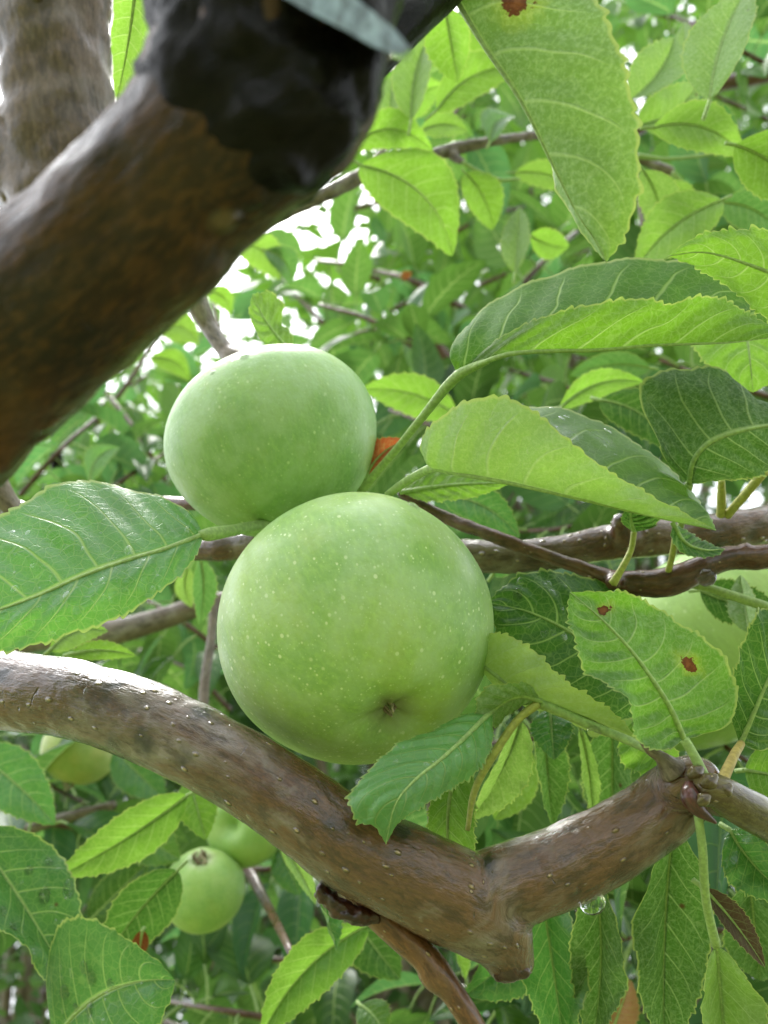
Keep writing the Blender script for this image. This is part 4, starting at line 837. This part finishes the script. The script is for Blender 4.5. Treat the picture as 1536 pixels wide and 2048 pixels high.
def spray(label, pts, nl, kind='far', lsize=1.0, seed=0, spread=1.0, droop=.5):
    rg = random.Random(seed*13+5); c = px_ctrl(pts); root = empty('leafy_twig', c[0][0], label, 'leafy twig', 'leafy twigs filling the canopy behind')
    v, f, a = tube_np(c, 40, 7, .1, seed, nscale=150); mesh('stem', v, f, BK['twig'], root, attr=a)
    q = spline([(*p, r) for p, r in c], 60)
    for i in range(nl):
        t = min(59, int((i+rg.uniform(0, .9))/nl*59)); p = Vector(q[t, :3]); T = Vector(q[min(59, t+1), :3]-q[max(0, t-1), :3]).normalized()
        ph = i*2.4+rg.uniform(-.5, .5); side = T.orthogonal().normalized(); side = Matrix.Rotation(ph, 3, T) @ side
        y = (side*rg.uniform(.7, 1.1)+T*rg.uniform(0, .5)+Vector((0, 0, -droop*rg.uniform(0, 1.4)))).normalized()
        up = Vector((rg.gauss(0, .45), rg.gauss(0, .45), 1)); z = (up-y*up.dot(y)).normalized(); x = y.cross(z); m = Matrix((x, y, z)).transposed()
        me = rg.choice(PR[kind]); o = bpy.data.objects.new('leaf', me); COL.objects.link(o); o.parent = root
        o.location = p-root.location; o.rotation_euler = m.to_euler(); s = lsize*rg.uniform(.7, 1.25); o.scale = (s, s, s)
    return root
SP = [
 ('leafy twig high in the centre right of the blurred limb', [(900, 240, .7, 5), (980, 120, .75, 4), (1050, 20, .8, 3)], 12, 'far'),
 ('leafy twig slanting behind the tip of the big downy leaf', [(1000, 620, .75, 7), (1090, 520, .75, 5), (1180, 440, .8, 4)], 14, 'far'),
 ('leafy twig behind the upper right leaves near the corner', [(1536, 130, .7, 6), (1440, 80, .7, 5), (1330, 20, .75, 4)], 14, 'far'),
 ('leafy twig crossing below the upper right leaves', [(1540, 380, .65, 6), (1420, 420, .65, 5), (1300, 480, .7, 4)], 16, 'far'),
 ('leafy twig rising at the middle right behind the bright leaf', [(1320, 620, .7, 6), (1290, 480, .7, 5), (1270, 340, .75, 4)], 12, 'far'),
 ('dense leafy twig in the centre above the slanting branch shadow', [(930, 620, .85, 8), (820, 560, .85, 6), (740, 540, .9, 4)], 9, 'far'),
 ('leafy twig just right of the small curled upright leaf', [(840, 700, .7, 7), (740, 640, .72, 5), (640, 610, .75, 4)], 10, 'far'),
 ('leafy twig directly above the upper apple in the distance', [(700, 720, 1.0, 6), (640, 640, 1.0, 5), (560, 560, 1.05, 3)], 8, 'far'),
 ('leafy twig between the upper apple and the long folded leaf', [(980, 820, .65, 7), (880, 740, .65, 6), (800, 660, .7, 4)], 12, 'fard'),
 ('leafy twig behind the stalk of the long folded leaf', [(960, 920, .6, 7), (880, 860, .6, 5), (780, 820, .65, 4)], 12, 'fard'),
 ('leafy twig behind the space under the long folded leaf', [(1250, 860, .6, 7), (1140, 780, .6, 6), (1020, 740, .65, 4)], 16, 'far'),
 ('leafy twig behind the rounded veined leaf', [(1560, 800, .5, 7), (1430, 760, .5, 6), (1320, 720, .55, 4)], 12, 'fard'),
 ('sparse leafy twig against the sky left of the knobbly twig', [(180, 860, .9, 6), (260, 760, .9, 5), (330, 640, .95, 3)], 9, 'far'),
 ('leafy twig left of the upper apple at its mid height', [(330, 960, .8, 6), (270, 860, .8, 5), (200, 770, .85, 4)], 9, 'far'),
 ('leafy twig above the left leaf along the limb edge', [(40, 990, .7, 6), (120, 900, .7, 5), (200, 830, .75, 4)], 10, 'far'),
 ('leafy twig just above the left leaf near the upper apple', [(180, 1010, .7, 6), (260, 950, .7, 5), (340, 900, .75, 4)], 14, 'fard'),
 ('leafy twig seen between the knobbly twig and the upper apple', [(500, 740, 1.1, 6), (440, 660, 1.1, 5), (420, 560, 1.15, 3)], 6, 'far'),
 ('leafy twig under the slanting branch beside the limb', [(760, 560, .95, 6), (690, 530, .95, 5), (630, 520, 1.0, 3)], 5, 'far'),
 ('shaded leafy twig in the gap left of the larger apple', [(440, 1300, .6, 6), (360, 1240, .6, 5), (260, 1180, .65, 4)], 14, 'far'),
 ('lower leafy twig in the gap left of the larger apple', [(460, 1420, .7, 6), (380, 1340, .7, 5), (280, 1300, .75, 4)], 14, 'fard'),
 ('shaded leafy twig behind the reddish branch at the right', [(1200, 1040, .5, 6), (1100, 1060, .5, 5), (980, 1060, .55, 4)], 14, 'fard'),
 ('leafy twig behind the spotted leaf near the pale apple', [(1180, 1250, .5, 6), (1080, 1180, .5, 5), (1000, 1130, .55, 4)], 12, 'fard'),
 ('leafy twig low at the left behind the long leaf', [(-20, 1600, .5, 7), (120, 1650, .5, 6), (260, 1660, .55, 4)], 16, 'fard'),
 ('leafy twig at the left edge under the thick bough', [(-20, 1480, .55, 6), (80, 1560, .55, 5), (200, 1620, .6, 4)], 14, 'fard'),
 ('leafy twig behind the hanging pair of small apples', [(620, 1700, .6, 7), (520, 1740, .6, 6), (380, 1700, .65, 4)], 16, 'fard'),
 ('leafy twig low in the centre in deep shade', [(700, 1900, .65, 7), (560, 1920, .65, 6), (420, 1880, .7, 4)], 18, 'fard'),
 ('leafy twig along the bottom edge left of centre', [(560, 2040, .5, 7), (440, 2020, .5, 6), (320, 2000, .55, 4)], 14, 'fard'),
 ('leafy twig at the bottom between the orange shoot and the stub', [(1040, 2040, .45, 7), (940, 1980, .45, 6), (840, 1960, .5, 4)], 14, 'fard'),
 ('leafy twig behind the fork of the thick bough', [(1200, 1620, .45, 6), (1080, 1600, .45, 5), (960, 1620, .5, 4)], 16, 'fard'),
 ('leafy twig filling the lower right behind the hanging leaves', [(1560, 1880, .36, 7), (1400, 1860, .36, 6), (1240, 1880, .4, 4)], 16, 'fard'),
 ('leafy twig at the bottom right behind the dead tan leaf', [(1420, 2050, .40, 7), (1300, 2020, .40, 6), (1140, 2030, .44, 4)], 14, 'fard'),
 ('leafy twig behind the elbow of the bough at the right edge', [(1560, 1560, .34, 6), (1460, 1500, .34, 5), (1380, 1440, .38, 4)], 10, 'fard'),
 ('leafy twig behind the curled pale leaf', [(1100, 1480, .42, 6), (1020, 1480, .42, 5), (930, 1500, .46, 4)], 12, 'fard'),
 ('distant leafy twig in the gap above the slanting branch', [(700, 420, 1.3, 5), (780, 400, 1.3, 4), (880, 380, 1.35, 3)], 14, 'far'),
 ('distant leafy twig right of centre under the slanting branch', [(900, 470, 1.2, 5), (980, 430, 1.2, 4), (1080, 410, 1.25, 3)], 18, 'far'),
 ('distant leafy twig above the long folded leaf', [(960, 570, 1.2, 5), (1060, 530, 1.2, 4), (1180, 500, 1.25, 3)], 20, 'far'),
 ('distant leafy twig left of the folded leaf tip', [(780, 620, 1.3, 5), (860, 590, 1.3, 4), (950, 580, 1.35, 3)], 22, 'far'),
 ('distant leafy twig over the shoulder of the upper apple', [(660, 690, 1.4, 5), (740, 660, 1.4, 4), (830, 650, 1.45, 3)], 20, 'far'),
 ('distant leafy twig behind the middle stalks', [(760, 780, 1.2, 5), (840, 750, 1.2, 4), (940, 740, 1.25, 3)], 20, 'fard'),
 ('distant leafy twig at the upper right behind the tall leaf', [(1536, 240, 1.2, 5), (1450, 200, 1.2, 4), (1350, 160, 1.25, 3)], 20, 'far'),
 ('distant leafy twig beside the right side of the big downy leaf', [(1400, 430, 1.2, 5), (1340, 360, 1.2, 4), (1290, 280, 1.25, 3)], 20, 'far'),
 ('distant leafy twig near the top edge right of centre', [(1480, 60, 1.3, 5), (1360, 40, 1.3, 4), (1250, 10, 1.35, 3)], 20, 'far'),
 ('distant leafy twig in the gap under the dark top branch', [(850, 330, 1.2, 5), (920, 240, 1.2, 4), (990, 160, 1.25, 3)], 20, 'far'),
 ('distant leafy twig above the left leaf tip', [(120, 960, 1.3, 5), (220, 930, 1.3, 4), (320, 940, 1.35, 3)], 22, 'far'),
 ('distant leafy twig left of the upper apple near the limb edge', [(120, 880, 1.4, 5), (220, 800, 1.4, 4), (310, 740, 1.45, 3)], 18, 'far'),
 ('distant leafy twig low behind the right branches', [(1300, 830, 1.0, 5), (1180, 800, 1.0, 4), (1040, 790, 1.05, 3)], 18, 'fard'),
 ('distant shaded leafy twig left of the larger apple', [(470, 1280, 1.1, 5), (360, 1300, 1.1, 4), (240, 1290, 1.15, 3)], 20, 'fard'),
]
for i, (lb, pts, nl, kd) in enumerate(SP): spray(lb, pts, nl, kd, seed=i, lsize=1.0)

# ================================================================== FARTHER TREES
def tree(label, clumps, n, size, mat, base, tr, seed, group='trees standing behind the apple branches', nclump=60, spread=.3):
    """clumps: ellipsoids (centre, radii) ; leaves gather round clump centres so that gaps stay open"""
    r = np.random.default_rng(seed); root = empty('tree', base, label, 'tree', group); cen = []
    for c, rad, wgt in clumps:
        k = int(nclump*wgt); u = r.normal(size=(k, 3)); u /= np.linalg.norm(u, axis=1)[:, None]; u *= r.uniform(.25, 1, (k, 1))**.5; cen.append(np.array(tuple(c))+u*np.array(rad))
    cen = np.vstack(cen); idx = r.integers(0, len(cen), n); pos = cen[idx]+r.normal(size=(n, 3))*spread*r.uniform(.5, 1.2, len(cen))[idx][:, None]
    nr = r.normal(size=(n, 3))*.75+np.array([0, 0, 1.0]); nr /= np.linalg.norm(nr, axis=1)[:, None]
    ax = r.normal(size=(n, 3))+np.array([0, 0, -.5]); ax -= nr*(ax*nr).sum(1)[:, None]; ax /= np.linalg.norm(ax, axis=1)[:, None]; sd = np.cross(ax, nr)
    s = (size*r.uniform(.6, 1.3, n))[:, None]
    V = np.stack([pos, pos+ax*s*.5+sd*s*.27+nr*s*.1, pos+ax*s-nr*s*.12, pos+ax*s*.5-sd*s*.27+nr*s*.1, pos+ax*s*.52], 1).reshape(-1, 3)
    b = (np.arange(n)*5)[:, None]; fs = np.concatenate([b+np.array([0, 1, 4]), b+np.array([1, 2, 4]), b+np.array([0, 4, 3]), b+np.array([4, 2, 3])], 1).reshape(-1, 3)
    me = bpy.data.meshes.new('crown'); org = np.array(tuple(base)); me.vertices.add(len(V)); me.vertices.foreach_set('co', (V-org).ravel()); me.loops.add(fs.size); me.loops.foreach_set('vertex_index', fs.ravel().astype(np.int32))
    me.polygons.add(len(fs)); me.polygons.foreach_set('loop_start', np.arange(0, fs.size, 3, dtype=np.int32)); me.polygons.foreach_set('loop_total', np.full(len(fs), 3, dtype=np.int32)); me.polygons.foreach_set('use_smooth', [True]*len(fs))
    me.materials.append(mat); me.update(); me.validate(); o = bpy.data.objects.new('crown', me); COL.objects.link(o); o.parent = root
    rr = random.Random(seed); B = Vector(base); top = Vector(clumps[0][0])+Vector((0, 0, clumps[0][1][2]*.4))
    v, f, a = tube_np([(B, tr), (B.lerp(top, .3)+Vector((.1, 0, 0)), tr*.8), (B.lerp(top, .65), tr*.5), (top, tr*.15)], 30, 12, .1, seed, nscale=3); mesh('trunk', v, f, BK['grey'], root, attr=a)
    for i in range(12):
        st = B.lerp(top, rr.uniform(.25, .8)); en = Vector(cen[rr.randrange(min(len(cen), 20 if 'bright leaves' in label else 999))]); md = st.lerp(en, .5)+Vector((0, 0, .15*(en-st).length))
        v, f, a = tube_np([(st, tr*.35), (md, tr*.2), (en, tr*.06)], 16, 7, .15, i, nscale=4); mesh('limb', v, f, BK['grey'], root, attr=a)
    return root
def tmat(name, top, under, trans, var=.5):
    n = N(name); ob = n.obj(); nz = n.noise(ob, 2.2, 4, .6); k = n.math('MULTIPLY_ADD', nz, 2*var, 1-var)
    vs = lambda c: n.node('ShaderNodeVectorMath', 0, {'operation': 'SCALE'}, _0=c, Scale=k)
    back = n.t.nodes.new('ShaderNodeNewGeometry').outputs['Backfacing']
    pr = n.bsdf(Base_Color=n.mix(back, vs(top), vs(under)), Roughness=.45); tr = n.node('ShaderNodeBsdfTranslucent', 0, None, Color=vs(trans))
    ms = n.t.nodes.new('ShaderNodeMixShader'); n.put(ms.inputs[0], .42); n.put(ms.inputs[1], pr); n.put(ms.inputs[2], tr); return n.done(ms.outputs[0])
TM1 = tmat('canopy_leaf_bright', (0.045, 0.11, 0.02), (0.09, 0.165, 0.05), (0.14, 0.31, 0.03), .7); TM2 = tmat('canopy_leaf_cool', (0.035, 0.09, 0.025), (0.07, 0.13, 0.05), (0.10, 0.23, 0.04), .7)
def el(px, py, d, rx, ry, rz, wgt=1): return (P(px, py, d), (rx, ry, rz), wgt)
def gr(px, d): q = P(px, 1900, d); return Vector((q.x, q.y, 0))
tree('neighbouring apple tree with bright leaves behind the right twigs, its crown extended unseen over the camera as shade', [el(1150, 620, 2.2, .75, .5, .6, .5), el(1300, 250, 2.4, .6, .5, .6, .3), ((0, -2.6, 2.6), (3.4, 1.2, 2.0), 4), ((2.2, -.6, 3.2), (1.0, 1.4, 1.0), 1)], 15000, .10, TM1, gr(1350, 2.4), .06, 1, nclump=40, spread=.28)  # crown clumps over and behind the camera are added to dim front light
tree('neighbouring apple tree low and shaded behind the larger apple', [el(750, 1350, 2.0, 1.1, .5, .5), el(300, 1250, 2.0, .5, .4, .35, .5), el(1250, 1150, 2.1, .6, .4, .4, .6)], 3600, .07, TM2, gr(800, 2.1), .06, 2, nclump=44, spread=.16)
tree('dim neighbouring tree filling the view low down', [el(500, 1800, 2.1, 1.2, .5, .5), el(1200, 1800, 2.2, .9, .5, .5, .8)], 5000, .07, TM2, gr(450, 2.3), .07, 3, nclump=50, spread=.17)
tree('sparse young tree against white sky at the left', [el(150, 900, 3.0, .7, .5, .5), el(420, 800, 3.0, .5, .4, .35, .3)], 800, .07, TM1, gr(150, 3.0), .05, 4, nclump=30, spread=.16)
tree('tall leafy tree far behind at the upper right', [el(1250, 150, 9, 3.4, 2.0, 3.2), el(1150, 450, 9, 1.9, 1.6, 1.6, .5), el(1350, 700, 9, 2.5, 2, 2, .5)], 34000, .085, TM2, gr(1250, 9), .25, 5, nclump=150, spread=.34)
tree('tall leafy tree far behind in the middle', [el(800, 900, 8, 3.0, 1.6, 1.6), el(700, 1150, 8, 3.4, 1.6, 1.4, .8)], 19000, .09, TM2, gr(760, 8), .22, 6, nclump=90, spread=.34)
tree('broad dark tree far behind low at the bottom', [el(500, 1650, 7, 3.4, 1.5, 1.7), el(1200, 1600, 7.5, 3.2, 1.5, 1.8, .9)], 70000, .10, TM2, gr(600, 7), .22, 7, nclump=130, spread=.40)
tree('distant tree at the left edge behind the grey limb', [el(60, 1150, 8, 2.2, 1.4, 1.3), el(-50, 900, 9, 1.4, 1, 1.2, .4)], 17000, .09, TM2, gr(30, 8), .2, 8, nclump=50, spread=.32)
